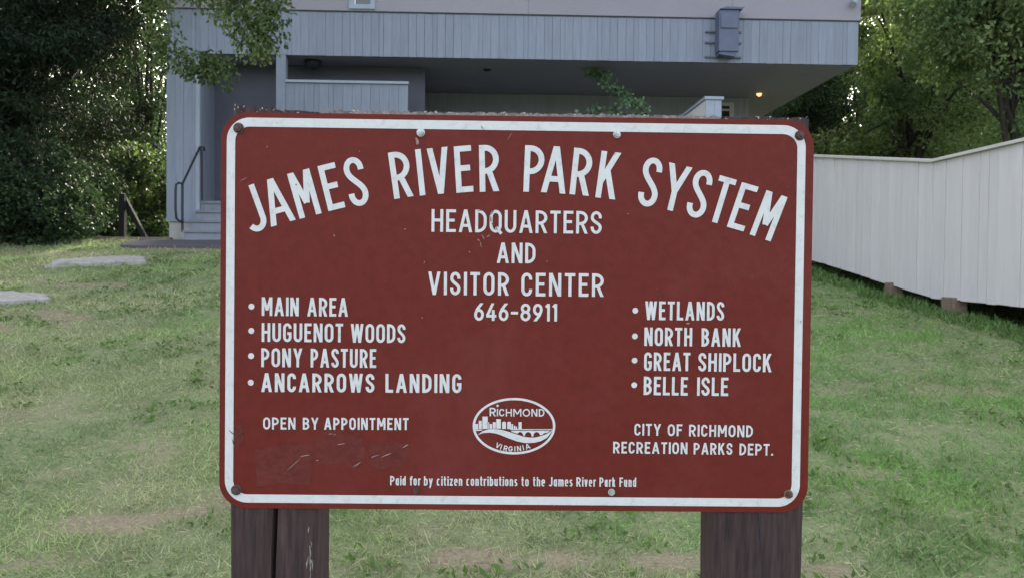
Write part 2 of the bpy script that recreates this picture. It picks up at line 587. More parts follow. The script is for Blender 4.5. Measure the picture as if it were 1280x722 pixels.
WID = dict(A=.62, B=.52, C=.50, D=.53, E=.45, F=.43, G=.53, H=.54, I=.14, J=.45, K=.56, L=.44, M=.70, N=.56, O=.55, P=.52, Q=.56, R=.54, S=.51, T=.48, U=.54, V=.60, W=.80, Y=.60)
WID.update({'6': .48, '4': .50, '8': .50, '9': .48, '1': .24, '-': .36, '.': .15, ' ': .30,
            'a': .38, 'b': .40, 'c': .36, 'd': .40, 'e': .39, 'f': .30, 'h': .39, 'i': .13, 'k': .40, 'm': .60, 'n': .39, 'o': .40, 'r': .28, 's': .35, 't': .28, 'u': .39, 'v': .40, 'y': .42, 'z': .35})


def glyph(ch, w, s):
    """centre lines (polylines) in a box w wide and 1 high, stroke s; second value True when closed"""
    h = s / 2
    l, r, b, t, m = h, w - h, h, 1 - h, .5
    X = .76 - h                                      # x-height line of lower case
    O = []

    def add(pts, closed=False):
        O.append((pts, closed))

    def bowl(x0, x1, y0, y1):
        ry = (y1 - y0) / 2
        rx = min((x1 - x0) * .8, ry * 1.15)
        return [(x0, y1), (x1 - rx, y1)] + arc(x1 - rx, (y0 + y1) / 2, rx, ry, 90, -90) + [(x0, y0)]

    rx = (r - l) / 2
    cx = w / 2
    ry = min(.5 - h, rx * 1.25)

    def ring(y0, y1, k=1.25):
        q = min((y1 - y0) / 2, rx * k)
        return arc(cx, y1 - q, rx, q, 0, 180, 16) + arc(cx, y0 + q, rx, q, 180, 360, 16)
    if ch == 'A':
        k = s * .50
        add([(k - .0, 0), (cx - k * .06, 1)])
        add([(w - k, 0), (cx + k * .06, 1)])
        q = .30
        add([(k + (cx - k) * q, q), (w - k - (cx - k) * q, q)])
    elif ch == 'B':
        add([(l, 0), (l, 1)])
        add(bowl(l, r - .02, m + .02, t))
        add(bowl(l, r, b, m + .02))
    elif ch == 'C':
        e = math.degrees(math.asin(min(max((.70 - (t - ry)) / ry, 0), .95)))
        add(([(r, .70)] if e == 0 else []) + arc(cx, t - ry, rx, ry, e, 180) + arc(cx, b + ry, rx, ry, 180, 360 - e) + ([(r, .30)] if e == 0 else []))
    elif ch == 'D':
        add([(l, 0), (l, 1)])
        k = min((r - l) * .85, .40)
        add([(l, t), (r - k, t)] + arc(r - k, t - k, k, k, 90, 0) + arc(r - k, b + k, k, k, 0, -90) + [(l, b)])
    elif ch in 'EF':
        add([(l, 0), (l, 1)])
        add([(l, t), (w, t)])
        add([(l, .52), (w * .88, .52)])
        if ch == 'E':
            add([(l, b), (w, b)])
    elif ch == 'G':
        e = math.degrees(math.asin(min(max((.72 - (t - ry)) / ry, 0), .95)))
        add(([(r, .72)] if e == 0 else []) + arc(cx, t - ry, rx, ry, e, 180) + arc(cx, b + ry, rx, ry, 180, 360) + ([(r, .47)] if ry < .42 else []))
        add([(cx, .45), (w, .45)])
    elif ch == 'H':
        add([(l, 0), (l, 1)])
        add([(r, 0), (r, 1)])
        add([(l, .52), (r, .52)])
    elif ch == 'I':
        add([(cx, 0), (cx, 1)])
    elif ch == 'J':
        add([(r, 1), (r, b + ry)] + arc(cx, b + ry, rx, ry, 0, -150))
    elif ch == 'K':
        add([(l, 0), (l, 1)])
        add([(l, .33), (w - s * .62, 1)])
        add([(w * .44, .58), (w - s * .55, 0)])
    elif ch == 'L':
        add([(l, 0), (l, 1)])
        add([(l, b), (w, b)])
    elif ch == 'M':
        add([(l, 0), (l, 1)])
        add([(r, 0), (r, 1)])
        add([(l + s * .1, 1), (cx, .30)])
        add([(r - s * .1, 1), (cx, .30)])
    elif ch == 'N':
        add([(l, 0), (l, 1)])
        add([(r, 0), (r, 1)])
        add([(l + s * .1, 1), (r - s * .1, 0)])
    elif ch in 'OQ':
        add(ring(b, t), True)
        if ch == 'Q':
            add([(cx + .02, .24), (w - .01, -.05)])
    elif ch in 'PR':
        add([(l, 0), (l, 1)])
        add(bowl(l, r, .44, t))
        if ch == 'R':
            add([(cx - .01, .46), (w - s * .52, 0)])
    elif ch == 'S':
        q = min(.22, rx * 1.3)
        c1, c2 = t - q, b + q
        top = arc(cx, c1, rx, q, 5, 180)
        bot = arc(cx, c2, rx, q, 0, -175)
        sp = []
        for i in range(1, 12):
            u = i / 12
            p0, p1, p2, p3 = (l, c1), (l, c1 - .20), (r, c2 + .20), (r, c2)
            sp.append(tuple((1 - u) ** 3 * p0[j] + 3 * u * (1 - u) ** 2 * p1[j] + 3 * u * u * (1 - u) * p2[j] + u ** 3 * p3[j] for j in (0, 1)))
        add([(r, c1 - .03)] + top + sp + bot + [(l, c2 + .03)])
    elif ch == 'T':
        add([(0, t), (w, t)])
        add([(cx, 0), (cx, 1)])
    elif ch == 'U':
        add([(l, 1), (l, b + ry)] + arc(cx, b + ry, rx, ry, 180, 360) + [(r, 1)])
    elif ch == 'V':
        k = s * .5
        add([(k, 1), (cx, 0)])
        add([(w - k, 1), (cx, 0)])
    elif ch == 'W':
        k = s * .5
        add([(k, 1), (w * .29, 0)])
        add([(cx, 1), (w * .29, 0)])
        add([(cx, 1), (w * .71, 0)])
        add([(w - k, 1), (w * .71, 0)])
    elif ch == 'Y':
        k = s * .55
        add([(k, 1), (cx, .42)])
        add([(w - k, 1), (cx, .42)])
        add([(cx, .50), (cx, 0)])
    elif ch == '6':
        add(ring(b, .60), True)
        add([(l, .30), (l + .02, .46), (l + .10, .66), (r - .04, 1)])
    elif ch == '9':
        add(ring(.40, t), True)
        add([(r, .70), (r - .02, .54), (r - .10, .34), (l + .04, 0)])
    elif ch == '8':
        add([(cx + (x - cx) * .92, y) for x, y in ring(.52, t)], True)
        add(ring(b, .52), True)
    elif ch == '4':
        add([(r - .12, 1), (l - .02, .30)])
        add([(0, .27), (w, .27)])
        add([(r - .10, 0), (r - .10, .62)])
    elif ch == '1':
        add([(r, 0), (r, 1)])
        add([(r, .97), (l - .03, .80)])
    elif ch == '-':
        add([(0, .46), (w, .46)])
    elif ch == '.':
        add([(0, h), (w, h)])
    elif ch == 'a':
        add(ring(b, X), True)
        add([(r, 0), (r, X + h)])
    elif ch == 'b':
        add(ring(b, X), True)
        add([(l, 0), (l, 1)])
    elif ch == 'c':
        q = rx * 1.2
        add(arc(cx, X - q, rx, q, 35, 180) + arc(cx, b + q, rx, q, 180, 325))
    elif ch == 'd':
        add(ring(b, X), True)
        add([(r, 0), (r, 1)])
    elif ch == 'e':
        q = rx * 1.2
        add([(l, .40), (r, .40)] + arc(cx, X - q, rx, q, 0, 180) + arc(cx, b + q, rx, q, 180, 320))
    elif ch == 'f':
        add([(w * .45, 0), (w * .45, 1 - .16)] + arc(w * .45 + .14, 1 - .16 - 0, .14, .16 - h, 180, 80))
        add([(0, X), (w, X)])
    elif ch == 'h':
        add([(l, 0), (l, 1)])
        add([(l, X - rx)] + arc(cx, X - rx, rx, rx, 180, 0) + [(r, 0)])
    elif ch == 'i':
        add([(cx, 0), (cx, X + h)])
        add([(cx, .86), (cx, 1.0)])
    elif ch == 'k':
        add([(l, 0), (l, 1)])
        add([(l, .28), (w - s * .6, X + h)])
        add([(w * .45, .48), (w - s * .5, 0)])
    elif ch == 'm':
        q = (r - l) / 4
        add([(l, 0), (l, X + h)])
        add([(l, X - q)] + arc(l + q, X - q, q, q, 180, 0) + [(cx, 0)])
        add([(cx, X - q)] + arc(cx + q, X - q, q, q, 180, 0) + [(r, 0)])
    elif ch == 'n':
        add([(l, 0), (l, X + h)])
        add([(l, X - rx)] + arc(cx, X - rx, rx, rx, 180, 0) + [(r, 0)])
    elif ch == 'o':
        add(ring(b, X), True)
    elif ch == 'r':
        add([(l, 0), (l, X + h)])
        add([(l, X - .16)] + arc(l + .16, X - .16, .16, .16, 180, 75))
    elif ch == 's':
        q = .16
        c1, c2 = X - q, b + q
        add(arc(cx, c1, rx, q, 30, 180) + [(l + .02, c1 - .08), (cx, X / 2 + h * .4), (r - .02, c2 + .08)] + arc(cx, c2, rx, q, 0, -150))
    elif ch == 't':
        add([(w * .45, 1)] + [(w * .45, .16)] + arc(w * .45 + .12, .16, .12, .16 - h, 180, 280))
        add([(0, X), (w, X)])
    elif ch == 'u':
        add([(l, X + h), (l, b + rx)] + arc(cx, b + rx, rx, rx, 180, 360) + [(r, X + h)])
        add([(r, 0), (r, X + h)])
    elif ch == 'v':
        add([(s * .5, X + h), (cx, 0)])
        add([(w - s * .5, X + h), (cx, 0)])
    elif ch == 'y':
        add([(s * .5, X + h), (cx, .0)])
        add([(w - s * .5, X + h), (cx - .10, -.26)])
    elif ch == 'z':
        add([(0, X), (w, X)])
        add([(0, b), (w, b)])
        add([(w - s * .5, X), (s * .5, b)])
    return O


CLIPPED = set('AKMNVWYR4kvz69')


def clip_y(poly, y0, y1):
    for lim, sgn in ((y0, 1), (y1, -1)):
        out = []
        for i, a in enumerate(poly):
            bq = poly[(i + 1) % len(poly)]
            da, db = sgn * (a[1] - lim), sgn * (bq[1] - lim)
            if da >= 0:
                out.append(a)
            if (da >= 0) != (db >= 0):
                u = da / (da - db)
                out.append((a[0] + (bq[0] - a[0]) * u, a[1] + (bq[1] - a[1]) * u))
        poly = out
        if len(poly) < 3:
            return []
    return poly


def ribbon(pts, closed, s, clip, sx=1.0):
    """quads of a stroke of width s along pts (x already in cap-height units)"""
    pts = [p_ for i, p_ in enumerate(pts) if i == 0 or math.hypot(p_[0] - pts[i - 1][0], p_[1] - pts[i - 1][1]) > 1e-5]
    if closed and math.hypot(pts[0][0] - pts[-1][0], pts[0][1] - pts[-1][1]) < 1e-5:
        pts = pts[:-1]
    if clip and not closed:
        a, c = pts[0], pts[1]
        d = math.hypot(c[0] - a[0], c[1] - a[1])
        if a[1] in (0, 1) or abs(a[1]) < 1e-6:
            pts[0] = (a[0] - (c[0] - a[0]) / d * .25, a[1] - (c[1] - a[1]) / d * .25)
        a, c = pts[-1], pts[-2]
        d = math.hypot(c[0] - a[0], c[1] - a[1])
        if abs(a[1]) < 1e-6 or abs(a[1] - 1) < 1e-6:
            pts[-1] = (a[0] - (c[0] - a[0]) / d * .25, a[1] - (c[1] - a[1]) / d * .25)
    n = len(pts)
    Ls, Rs = [], []
    for i in range(n):
        pr = pts[i - 1] if (i > 0 or closed) else None
        nx_ = pts[(i + 1) % n] if (i < n - 1 or closed) else None
        dirs = []
        if pr is not None:
            dirs.append((pts[i][0] - pr[0], pts[i][1] - pr[1]))
        if nx_ is not None:
            dirs.append((nx_[0] - pts[i][0], nx_[1] - pts[i][1]))
        dirs = [(a / math.hypot(a, b), b / math.hypot(a, b)) for a, b in dirs]
        if len(dirs) == 2:
            mx_, my_ = -(dirs[0][1] + dirs[1][1]), dirs[0][0] + dirs[1][0]
            q = math.hypot(mx_, my_)
            mx_, my_ = mx_ / q, my_ / q
            k = min(1 / max(mx_ * -dirs[0][1] + my_ * dirs[0][0], .3), 1.8)
        else:
            mx_, my_, k = -dirs[0][1], dirs[0][0], 1
        Ls.append((pts[i][0] + mx_ * s / 2 * k, pts[i][1] + my_ * s / 2 * k))
        Rs.append((pts[i][0] - mx_ * s / 2 * k, pts[i][1] - my_ * s / 2 * k))
    out = []
    for i in range(n if closed else n - 1):
        j = (i + 1) % n
        q = [Rs[i], Rs[j], Ls[j], Ls[i]]
        if clip:
            q = clip_y(q, 0, 1)
        if len(q) >= 3:
            out.append(q)
    return out


# ------------------------------------------------------------------ the sign
SW, SH = .914, .609
SP = np.array([.00802, 1.29087, 1.5306])
SIGN_M = Matrix.Translation(Vector(SP)) @ Matrix.Rotation(.01363, 4, 'Z') @ Matrix.Rotation(.00151, 4, 'Y') @ Matrix.Rotation(-.00727, 4, 'X')
SIGN_I = np.array(SIGN_M.inverted())


def sp(px, py, y=0.0):
    """photo pixel -> (x, z) on the sign's face plane shifted to local depth y"""
    o = SIGN_I[:3, :3] @ CAM + SIGN_I[:3, 3]
    d = SIGN_I[:3, :3] @ ray(px, py)
    t = (y - o[1]) / d[1]
    q = o + d * t
    return (q[0], q[2])


sign = thing('park_sign', 'large dark red park sign with white border and lettering on two timber posts', 'sign', mat=SIGN_M)


def rrect(x0, z0, x1, z1, r, n=10):
    out = []
    for cx_, cz_, a in ((x1 - r, z1 - r, 0), (x0 + r, z1 - r, 90), (x0 + r, z0 + r, 180), (x1 - r, z0 + r, 270)):
        out += arc(cx_, cz_, r, r, a, a + 90, n)
    return out


mb = MB()
poly = rrect(-SW / 2, -SH / 2, SW / 2, SH / 2, .041)
mb.prism(poly, 0, .003)
panel = mb.build('sign_panel', M_red, sign)
panel.data.materials.append(M_edge)
for i, f in enumerate(panel.data.polygons):
    if i >= 2:
        f.material_index = 1


class Ink:
    """flat sheets lying on the sign face, each stroke a hair above the last"""

    def __init__(s, y=-.0007):
        s.mb, s.y = MB(), y

    def poly(s, pts, dy=None):
        if dy is None:
            s.y -= .00002
        a = sum(pts[i][0] * pts[(i + 1) % len(pts)][1] - pts[(i + 1) % len(pts)][0] * pts[i][1] for i in range(len(pts)))
        if a < 0:
            pts = pts[::-1]
        s.mb.face([(x, s.y, z) for x, z in pts])

    def letter(s, ch, fr, w, stroke):
        """fr maps box coordinates (cap height 1) to (x, z)"""
        for k, (pts, closed) in enumerate(glyph(ch, w, stroke)):
            s.y -= .00002
            for q in ribbon(list(pts), closed, stroke, ch in CLIPPED):
                s.poly([fr(*c) for c in q], 0)
        if s.y < -.0013:
            s.y = -.0007

    def build(s, name, material, parent, label=None):
        return s.mb.build(name, material, parent, label=label)


# border band
ink = Ink()
ox0, oz0, ox1, oz1 = sp(282.3, 400)[0], sp(640, 629.9)[1], sp(1003.2, 400)[0], sp(640, 152.0)[1]
ix0, iz0, ix1, iz1 = sp(292.8, 400)[0], sp(640, 619.6)[1], sp(992.9, 400)[0], sp(640, 163.2)[1]
po, pi_ = rrect(ox0, oz0, ox1, oz1, .0345), rrect(ix0, iz0, ix1, iz1, .0225)
for i in range(len(po)):
    j = (i + 1) % len(po)
    ink.poly([po[i], po[j], pi_[j], pi_[i]], 0)
ink.build('white_border', M_white, panel)

# arched title, one frame per letter: bottom left, bottom right, top left in pixels
TITLE = []


def rowq(ox, oy, k, items):
    for it in items:
        TITLE.append((it[0], [(ox + it[i] / k, oy + it[i + 1] / k) for i in (1, 3, 5)]))


rowq(300, 170, 5.555, [('J', 72, 685, 207, 636, -38, 381), ('A', 217, 632, 388, 582, 123, 324), ('M', 415, 577, 568, 537, 327, 266), ('E', 615, 524, 733, 495, 538, 212), ('S', 773.6, 499.5, 908, 472, 705, 164)])
rowq(480, 170, 5.555, [('R', 72, 440, 207, 418, 27, 119), ('I', 248, 417, 290, 411, 214, 97), ('V', 324, 410, 468, 396, 296, 90), ('E', 503, 397, 622, 387, 484, 75), ('R', 665, 390, 801, 384, 659, 66)])
rowq(640, 170, 5.555, [('P', 78, 388, 216, 392, 91, 66), ('A', 200, 391, 370, 403, 226, 68), ('R', 398, 404, 533, 418, 432, 82), ('K', 577, 427, 717, 443, 622, 104)])
rowq(790, 190, 6.015, [('S', 31, 397, 174.5, 424, 98.5, 32), ('Y', 195, 420, 374, 462, 277, 78), ('S', 391.6, 475, 534, 510.6, 480, 121), ('T', 556, 513, 683, 550, 660, 175), ('E', 711, 563, 837, 599, 825, 228), ('M', 882, 620, 1040, 674, 1010, 288)])
ink = Ink()
for ch, (bl, br, tl) in TITLE:
    bl, br, tl = sp(*bl), sp(*br), sp(*tl)
    ux_ = (br[0] - bl[0], br[1] - bl[1])
    uy_ = (tl[0] - bl[0], tl[1] - bl[1])
    hgt = math.hypot(*uy_)
    w = math.hypot(*ux_) / hgt
    st = .0088 / hgt

    def fr(x, y, bl=bl, ux_=ux_, uy_=uy_, w=w):
        return (bl[0] + ux_[0] * x / w + uy_[0] * y, bl[1] + ux_[1] * x / w + uy_[1] * y)
    ink.letter(ch, fr, w, st)
ink.build('lettering', M_white, panel, 'arched white title lettering')


def word(ink, text, x0, y0, x1, y1, H, stroke_px, gap=.15):
    """one word from pixel x0 to x1 on a base line y0..y1 with cap height H pixels"""
    a, b_ = sp(x0, y0), sp(x1, y1)
    top = sp(x0, y0 - H)
    hgt = top[1] - a[1]
    ln = math.hypot(b_[0] - a[0], b_[1] - a[1])
    d = ((b_[0] - a[0]) / ln, (b_[1] - a[1]) / ln)
    up = (-d[1], d[0])
    st = stroke_px / H
    nat = sum(WID[c] for c in text)
    g = gap
    k = (ln / hgt - g * (len(text) - 1)) / nat
    if k < .82:
        g *= .75
        k = (ln / hgt - g * (len(text) - 1)) / nat
    if k > 1.18:
        k2 = 1.0 + (k - 1) * .6
        g = (ln / hgt - nat * k2) / (len(text) - 1)
        k = k2
    x = 0
    for c in text:
        w = WID[c] * k
        if c in 'I1i':
            w0, w = w, max(w, st) if c != '1' else w

        def fr(u, v, x=x):
            return (a[0] + d[0] * (x + u) * hgt + up[0] * v * hgt, a[1] + d[1] * (x + u) * hgt + up[1] * v * hgt)
        ink.letter(c, fr, w, st)
        x += WID[c] * k + g


def line(label, words_, name='lettering'):
    ink = Ink()
    for wd in words_:
        if wd[0] == 'dot':
            c, e = sp(wd[1], wd[2]), wd[3] / 806
            ink.poly([(c[0] + e * math.cos(t_ * math.pi / 12), c[1] + e * math.sin(t_ * math.pi / 12)) for t_ in range(24)])
        else:
            word(ink, *wd)
    return ink.build(name, M_white, panel, label)


line('white HEADQUARTERS lettering', [('HEADQUARTERS', 539.3, 289.9, 751.9, 292.6, 28.3, 3.7, .13)])
line('white AND lettering', [('AND', 621, 328.8, 669.2, 329.3, 25.5, 3.7, .13)])
line('white VISITOR CENTER lettering', [('VISITOR', 535.2, 368.2, 636, 369.1, 28.7, 3.9), ('CENTER', 651.5, 369.8, 754.4, 370.7, 28.9, 3.9)])
line('white telephone number 646-8911', [('646-8911', 592.7, 400.2, 696.2, 401.2, 21.8, 3.4, .14)])
line('white MAIN AREA list entry', [('dot', 314.5, 382.7, 3.7), ('MAIN', 327.2, 394.2, 373.6, 394.7, 23.2, 3.35), ('AREA', 384.3, 394.8, 435, 395.3, 23.2, 3.35)])
line('white HUGUENOT WOODS list entry', [('dot', 314.3, 413, 3.7), ('HUGUENOT', 327.2, 426.6, 429.1, 427.3, 23.4, 3.35), ('WOODS', 438.6, 427.6, 506.8, 428.2, 23.4, 3.35)])
line('white PONY PASTURE list entry', [('dot', 314, 444.3, 3.7), ('PONY', 326.7, 458.1, 378.2, 458.4, 23.5, 3.35), ('PASTURE', 388.4, 458.6, 470.4, 459.2, 23.5, 3.35)])
line('white ANCARROWS LANDING list entry', [('dot', 313.6, 477.6, 3.7), ('ANCARROWS', 326.7, 489.2, 468.1, 490, 23.5, 3.75), ('LANDING', 481.9, 490, 576.8, 490.5, 23.5, 3.75)])
line('white WETLANDS list entry', [('dot', 794, 387.8, 3.6), ('WETLANDS', 806.2, 399.4, 904.9, 400.3, 23.3, 3.35)])
line('white NORTH BANK list entry', [('dot', 793.5, 419.8, 3.6), ('NORTH', 805.2, 431.7, 865, 432.2, 23, 3.35), ('BANK', 876.6, 432.5, 925.8, 432.9, 23, 3.35)])
line('white GREAT SHIPLOCK list entry', [('dot', 793.1, 450, 3.6), ('GREAT', 804.9, 462.8, 862.6, 463.2, 23, 3.35), ('SHIPLOCK', 872.5, 463.5, 964.1, 464.5, 23, 3.35)])
line('white BELLE ISLE list entry', [('dot', 792.7, 480.7, 3.6), ('BELLE', 804.3, 492.9, 859.4, 493.8, 23, 3.35), ('ISLE', 871, 493.8, 909.9, 494.3, 23, 3.35)])
line('white OPEN BY APPOINTMENT lettering', [('OPEN', 329, 535.9, 369.5, 536.1, 15, 2.35), ('BY', 378.7, 536.2, 398.4, 536.2, 15, 2.35), ('APPOINTMENT', 405.3, 536.2, 510.8, 536.7, 15, 2.45)])
line('white CITY OF RICHMOND lettering', [('CITY', 792.8, 543.5, 826, 543.9, 14.7, 2.35), ('OF', 834.4, 544.2, 852.6, 544.3, 14.7, 2.35), ('RICHMOND', 861, 544.6, 940.6, 545.7, 14.7, 2.35)])
line('white RECREATION PARKS DEPT. lettering', [('RECREATION', 766.3, 565.7, 859, 566.7, 14.5, 2.35), ('PARKS', 866.7, 567, 915.2, 567.6, 14.5, 2.35), ('DEPT.', 924, 568, 966, 568.6, 14.5, 2.35)])


def q1(x):
    return 480 + x / 7.53


def q2(x):
    return 630 + x / 7.53


ws = []
for t_, a, b_ in [('Paid', q1(58), q1(205)), ('for', q1(243), q1(343)), ('by', q1(376), q1(460)), ('citizen', q1(497), q1(737)), ('contributions', q1(775), q1(1255)), ('to', q2(163), q2(232)), ('the', q2(272), q2(385)),
                  ('James', q2(418), q2(645)), ('River', q2(680), q2(862)), ('Park', q2(897), q2(1047)), ('Fund', q2(1085), q2(1243))]:
    yb = 605.6 + (a - 487) * .0066
    ws.append((t_, a, yb, b_, yb + (b_ - a) * .0066, 11.6, 1.75, .13))
line('small white line saying who paid for the sign', ws)

# oval city emblem: ring, skyline, bridge and river
LS = 7.6


def lg(x, y):
    return sp(580 + x / LS, 485 + y / LS)


ink = Ink()
N = 64
for i in range(N):
    a0, a1 = 2 * math.pi * i / N, 2 * math.pi * (i + 1) / N
    ink.poly([lg(475 + rx_ * math.cos(a), 356 + ry_ * math.sin(a)) for rx_, ry_, a in ((393, 268, a0), (393, 268, a1), (370, 246, a1), (370, 246, a0))], 0)
for x0, x1, y0, y1 in [(106, 134, 335, 386), (140, 169, 305, 384), (175, 225, 265, 382), (231, 240, 320, 382), (244, 267, 336, 380), (273, 303, 318, 380), (307, 350, 290, 380), (449, 467, 336, 385), (474, 488, 352, 386), (492, 505, 360, 387), (518, 548, 318, 389)]:
    ink.poly([lg(x0, y1), lg(x1, y1), lg(x1, y0), lg(x0, y0)])
for x0, x1 in [(362, 399), (411, 446)]:                       # two round topped towers
    c = (x0 + x1) / 2
    r_ = (x1 - x0) / 2
    ink.poly([lg(x0, 383), lg(x1, 383)] + [lg(c + r_ * math.cos(a), 325 - 12 * math.sin(a)) for a in np.linspace(0, math.pi, 9)])


def riv_top(x):
    return float(np.interp(x, [128, 180, 235, 290, 350, 420, 500, 560, 610, 670, 730, 790, 842], [436, 398, 381, 378, 386, 404, 430, 449, 459, 460, 447, 424, 388]))


def riv_bot(x):
    return float(np.interp(x, [128, 180, 235, 290, 350, 420, 500, 560, 610, 670, 730, 790, 842], [440, 422, 417, 423, 441, 470, 499, 512, 517, 513, 498, 465, 396]))


xr = np.linspace(128, 842, 60)
for i in range(59):
    ink.poly([lg(xr[i], riv_bot(xr[i])), lg(xr[i + 1], riv_bot(xr[i + 1])), lg(xr[i + 1], riv_top(xr[i + 1]) + 4), lg(xr[i], riv_top(xr[i]) + 4)], 0)
ink.y -= .00002
ink.poly([lg(440, 391), lg(838, 392), lg(838, 384), lg(440, 383)])     # upper deck line
xb = np.linspace(450, 832, 120)


def arch_low(x):
    """underside of the bridge: arches cut into the white band"""
    lo = riv_top(x) - 5
    for cx_, r_, h_ in ((533, 28, 34), (610, 31, 34), (690, 31, 34), (772, 27, 26)):
        if abs(x - cx_) < r_:
            lo = min(lo, 446 - h_ * math.sqrt(max(0, 1 - ((x - cx_) / r_) ** 2)))
    return lo


ink.y -= .00002
for i in range(119):
    a, b_ = arch_low(xb[i]), arch_low(xb[i + 1])
    if a > 401 and b_ > 401:
        ink.poly([lg(xb[i], a), lg(xb[i + 1], b_), lg(xb[i + 1], 399), lg(xb[i], 399)], 0)
ink.poly([lg(105, 402), lg(165, 398), lg(185, 388), lg(105, 388)])


def emb(ch, x0, x1, yb, yt, st, rot=0.0):
    h_ = yb - yt
    w = (x1 - x0) / h_
    c, s_ = math.cos(rot), math.sin(rot)

    def fr(u, v):
        dx, dy = u * h_ - (x1 - x0) / 2, v * h_
        return lg((x0 + x1) / 2 + dx * c + dy * s_, yb + dx * s_ - dy * c)
    ink.letter(ch, fr, w, st)


for ch, x0, x1, yb, yt in [('R', 243, 302, 262, 181), ('I', 311, 325, 262, 192), ('C', 333, 386, 263, 192), ('H', 397, 455, 264, 192), ('M', 468, 545, 264, 192), ('O', 556, 628, 265, 192), ('N', 640, 697, 265, 193), ('D', 710, 764, 265, 193)]:
    emb(ch, x0, x1, yb, yt, .165)
star = []
for k in range(10):
    rr = 17 if k % 2 == 0 else 8
    star.append(lg(319 + rr * math.sin(k * math.pi / 5), 163 - rr * math.cos(k * math.pi / 5)))
for k in range(10):
    ink.poly([star[k], star[(k + 1) % 10], lg(319, 163)], 0)
for ch, xc, yb, w, rot in [('V', 312, 562, 42, .42), ('I', 345, 577, 9, .33), ('R', 390, 590, 36, .22), ('G', 440, 596, 42, .10), ('I', 483, 596, 9, -.02), ('N', 525, 592, 38, -.12), ('I', 568, 584, 9, -.24), ('A', 612, 572, 46, -.33)]:
    emb(ch, xc - w / 2, xc + w / 2, yb, yb - 50, .18, rot)
ink.build('city_emblem', M_white, panel, 'white oval city emblem with skyline and bridge')

# touched-up paint, peeled flecks and scratches
ink = Ink(-.0004)


def ragged(pts, n=5, amp=1.2):
    out = []
    for i, a in enumerate(pts):
        b_ = pts[(i + 1) % len(pts)]
        for k_ in range(n):
            u = k_ / n
            out.append((a[0] + (b_[0] - a[0]) * u + random.uniform(-amp, amp) * (k_ > 0), a[1] + (b_[1] - a[1]) * u + random.uniform(-amp, amp) * (k_ > 0)))
    return out


for pts in ([(319, 561), (355, 556), (391, 554), (390, 590), (386, 606), (350, 603), (320, 607)], [(394, 548), (402, 543), (430, 541), (452, 543), (457, 556), (456, 577), (430, 578), (395, 580)], [(460, 554), (485, 551), (512, 553), (514, 573), (500, 582), (472, 586), (461, 577)], [(284, 532), (302, 530), (306, 545), (296, 562), (284, 558)]):
    q = [sp(*c) for c in ragged(pts, 4, 1.3)]
    cx_, cz_ = sum(c[0] for c in q) / len(q), sum(c[1] for c in q) / len(q)
    for i in range(len(q)):
        ink.poly([q[i], q[(i + 1) % len(q)], (cx_, cz_)], 0)
    ink.y -= .00003
ink.build('touched_up_paint', M_patch, panel, 'darker brown touched up paint')
ink = Ink(-.0016)


def sliver(x0, y0, x1, y1, w):
    dx, dy = x1 - x0, y1 - y0
    l_ = math.hypot(dx, dy)
    nx_, ny_ = -dy / l_ * w, dx / l_ * w
    j = [random.uniform(.5, 1.2) for _ in range(4)]
    ink.poly([sp(x0, y0), sp(x0 + dx * .35 + nx_ * j[0], y0 + dy * .35 + ny_ * j[0]), sp(x0 + dx * .75 + nx_ * j[1], y0 + dy * .75 + ny_ * j[1]), sp(x1, y1), sp(x0 + dx * .6 - nx_ * j[2], y0 + dy * .6 - ny_ * j[2]), sp(x0 + dx * .25 - nx_ * j[3], y0 + dy * .25 - ny_ * j[3])])


for a in [(519, 172, 524, 181, 1.6), (520, 176, 522, 182, 1.0), (602, 293, 606, 300, .7), (608, 297, 613, 293, .6), (596, 299, 600, 301, .8), (586, 314, 588, 316, .9), (600, 302, 602, 310, .6), (411, 542, 416, 541, .6), (417, 543, 420, 541, .5), (421, 555, 433, 553, .8), (375, 570, 388, 567, .9),
          (358, 588, 378, 570, .4), (464, 571, 474, 567, .8), (476, 571, 490, 565, .8), (503, 559, 511, 554, .7), (441, 583, 452, 576, .7), (395, 575, 399, 574, .6), (857, 404, 862, 403.5, 1.1), (334, 183, 335, 184.5, .9), (449, 189, 450, 190, .9), (417, 293, 419, 296, .8), (300, 227, 310, 222, .5),
          (527, 396, 529, 397, .7), (784, 268, 786, 267, .6), (691, 630, 694, 631, .7), (530, 330, 531, 326, .6), (683, 326, 685, 327, .6), (505, 287, 508, 286, .6), (768, 190, 769, 194, .4), (634, 176, 640, 166, .35)]:
    sliver(*a)
ink.build('paint_speck', mat('exposed_pink_primer', (.27, .17, .17), rough=.8, var=.3, vscale=200), panel, 'pale flecks of peeled paint and scratches')
ink = Ink(-.0018)
for a in [(601, 157, 604, 162, .5), (604, 162, 609, 165, .5), (618, 262, 612, 270, .8), (613, 270, 614, 278, .7), (614, 279, 618, 283, .6), (620, 284, 622, 288, .6), (595, 264, 606, 263, .4), (606, 263, 609, 270, .5), (656, 274, 658, 279, 1.1), (286, 536, 296, 545, .7), (296, 545, 303, 538, .6), (290, 545, 294, 560, .7),
          (442, 585, 450, 578, .7), (464, 572, 476, 567, .5), (556, 291, 558, 293, .8), (515, 240, 517, 242, .7), (630, 336, 632, 337, .7), (370, 230, 371, 232, .8), (440, 205, 441, 206, .7), (700, 300, 701, 301.5, .7), (820, 360, 821, 362, .7), (560, 560, 561, 561.5, .8), (1000, 400, 1001, 403, .6), (983, 232, 986, 236, .7)]:
    sliver(*a)
ink.build('dark_speck', M_bolt_rust, panel, 'dark scratches and specks')

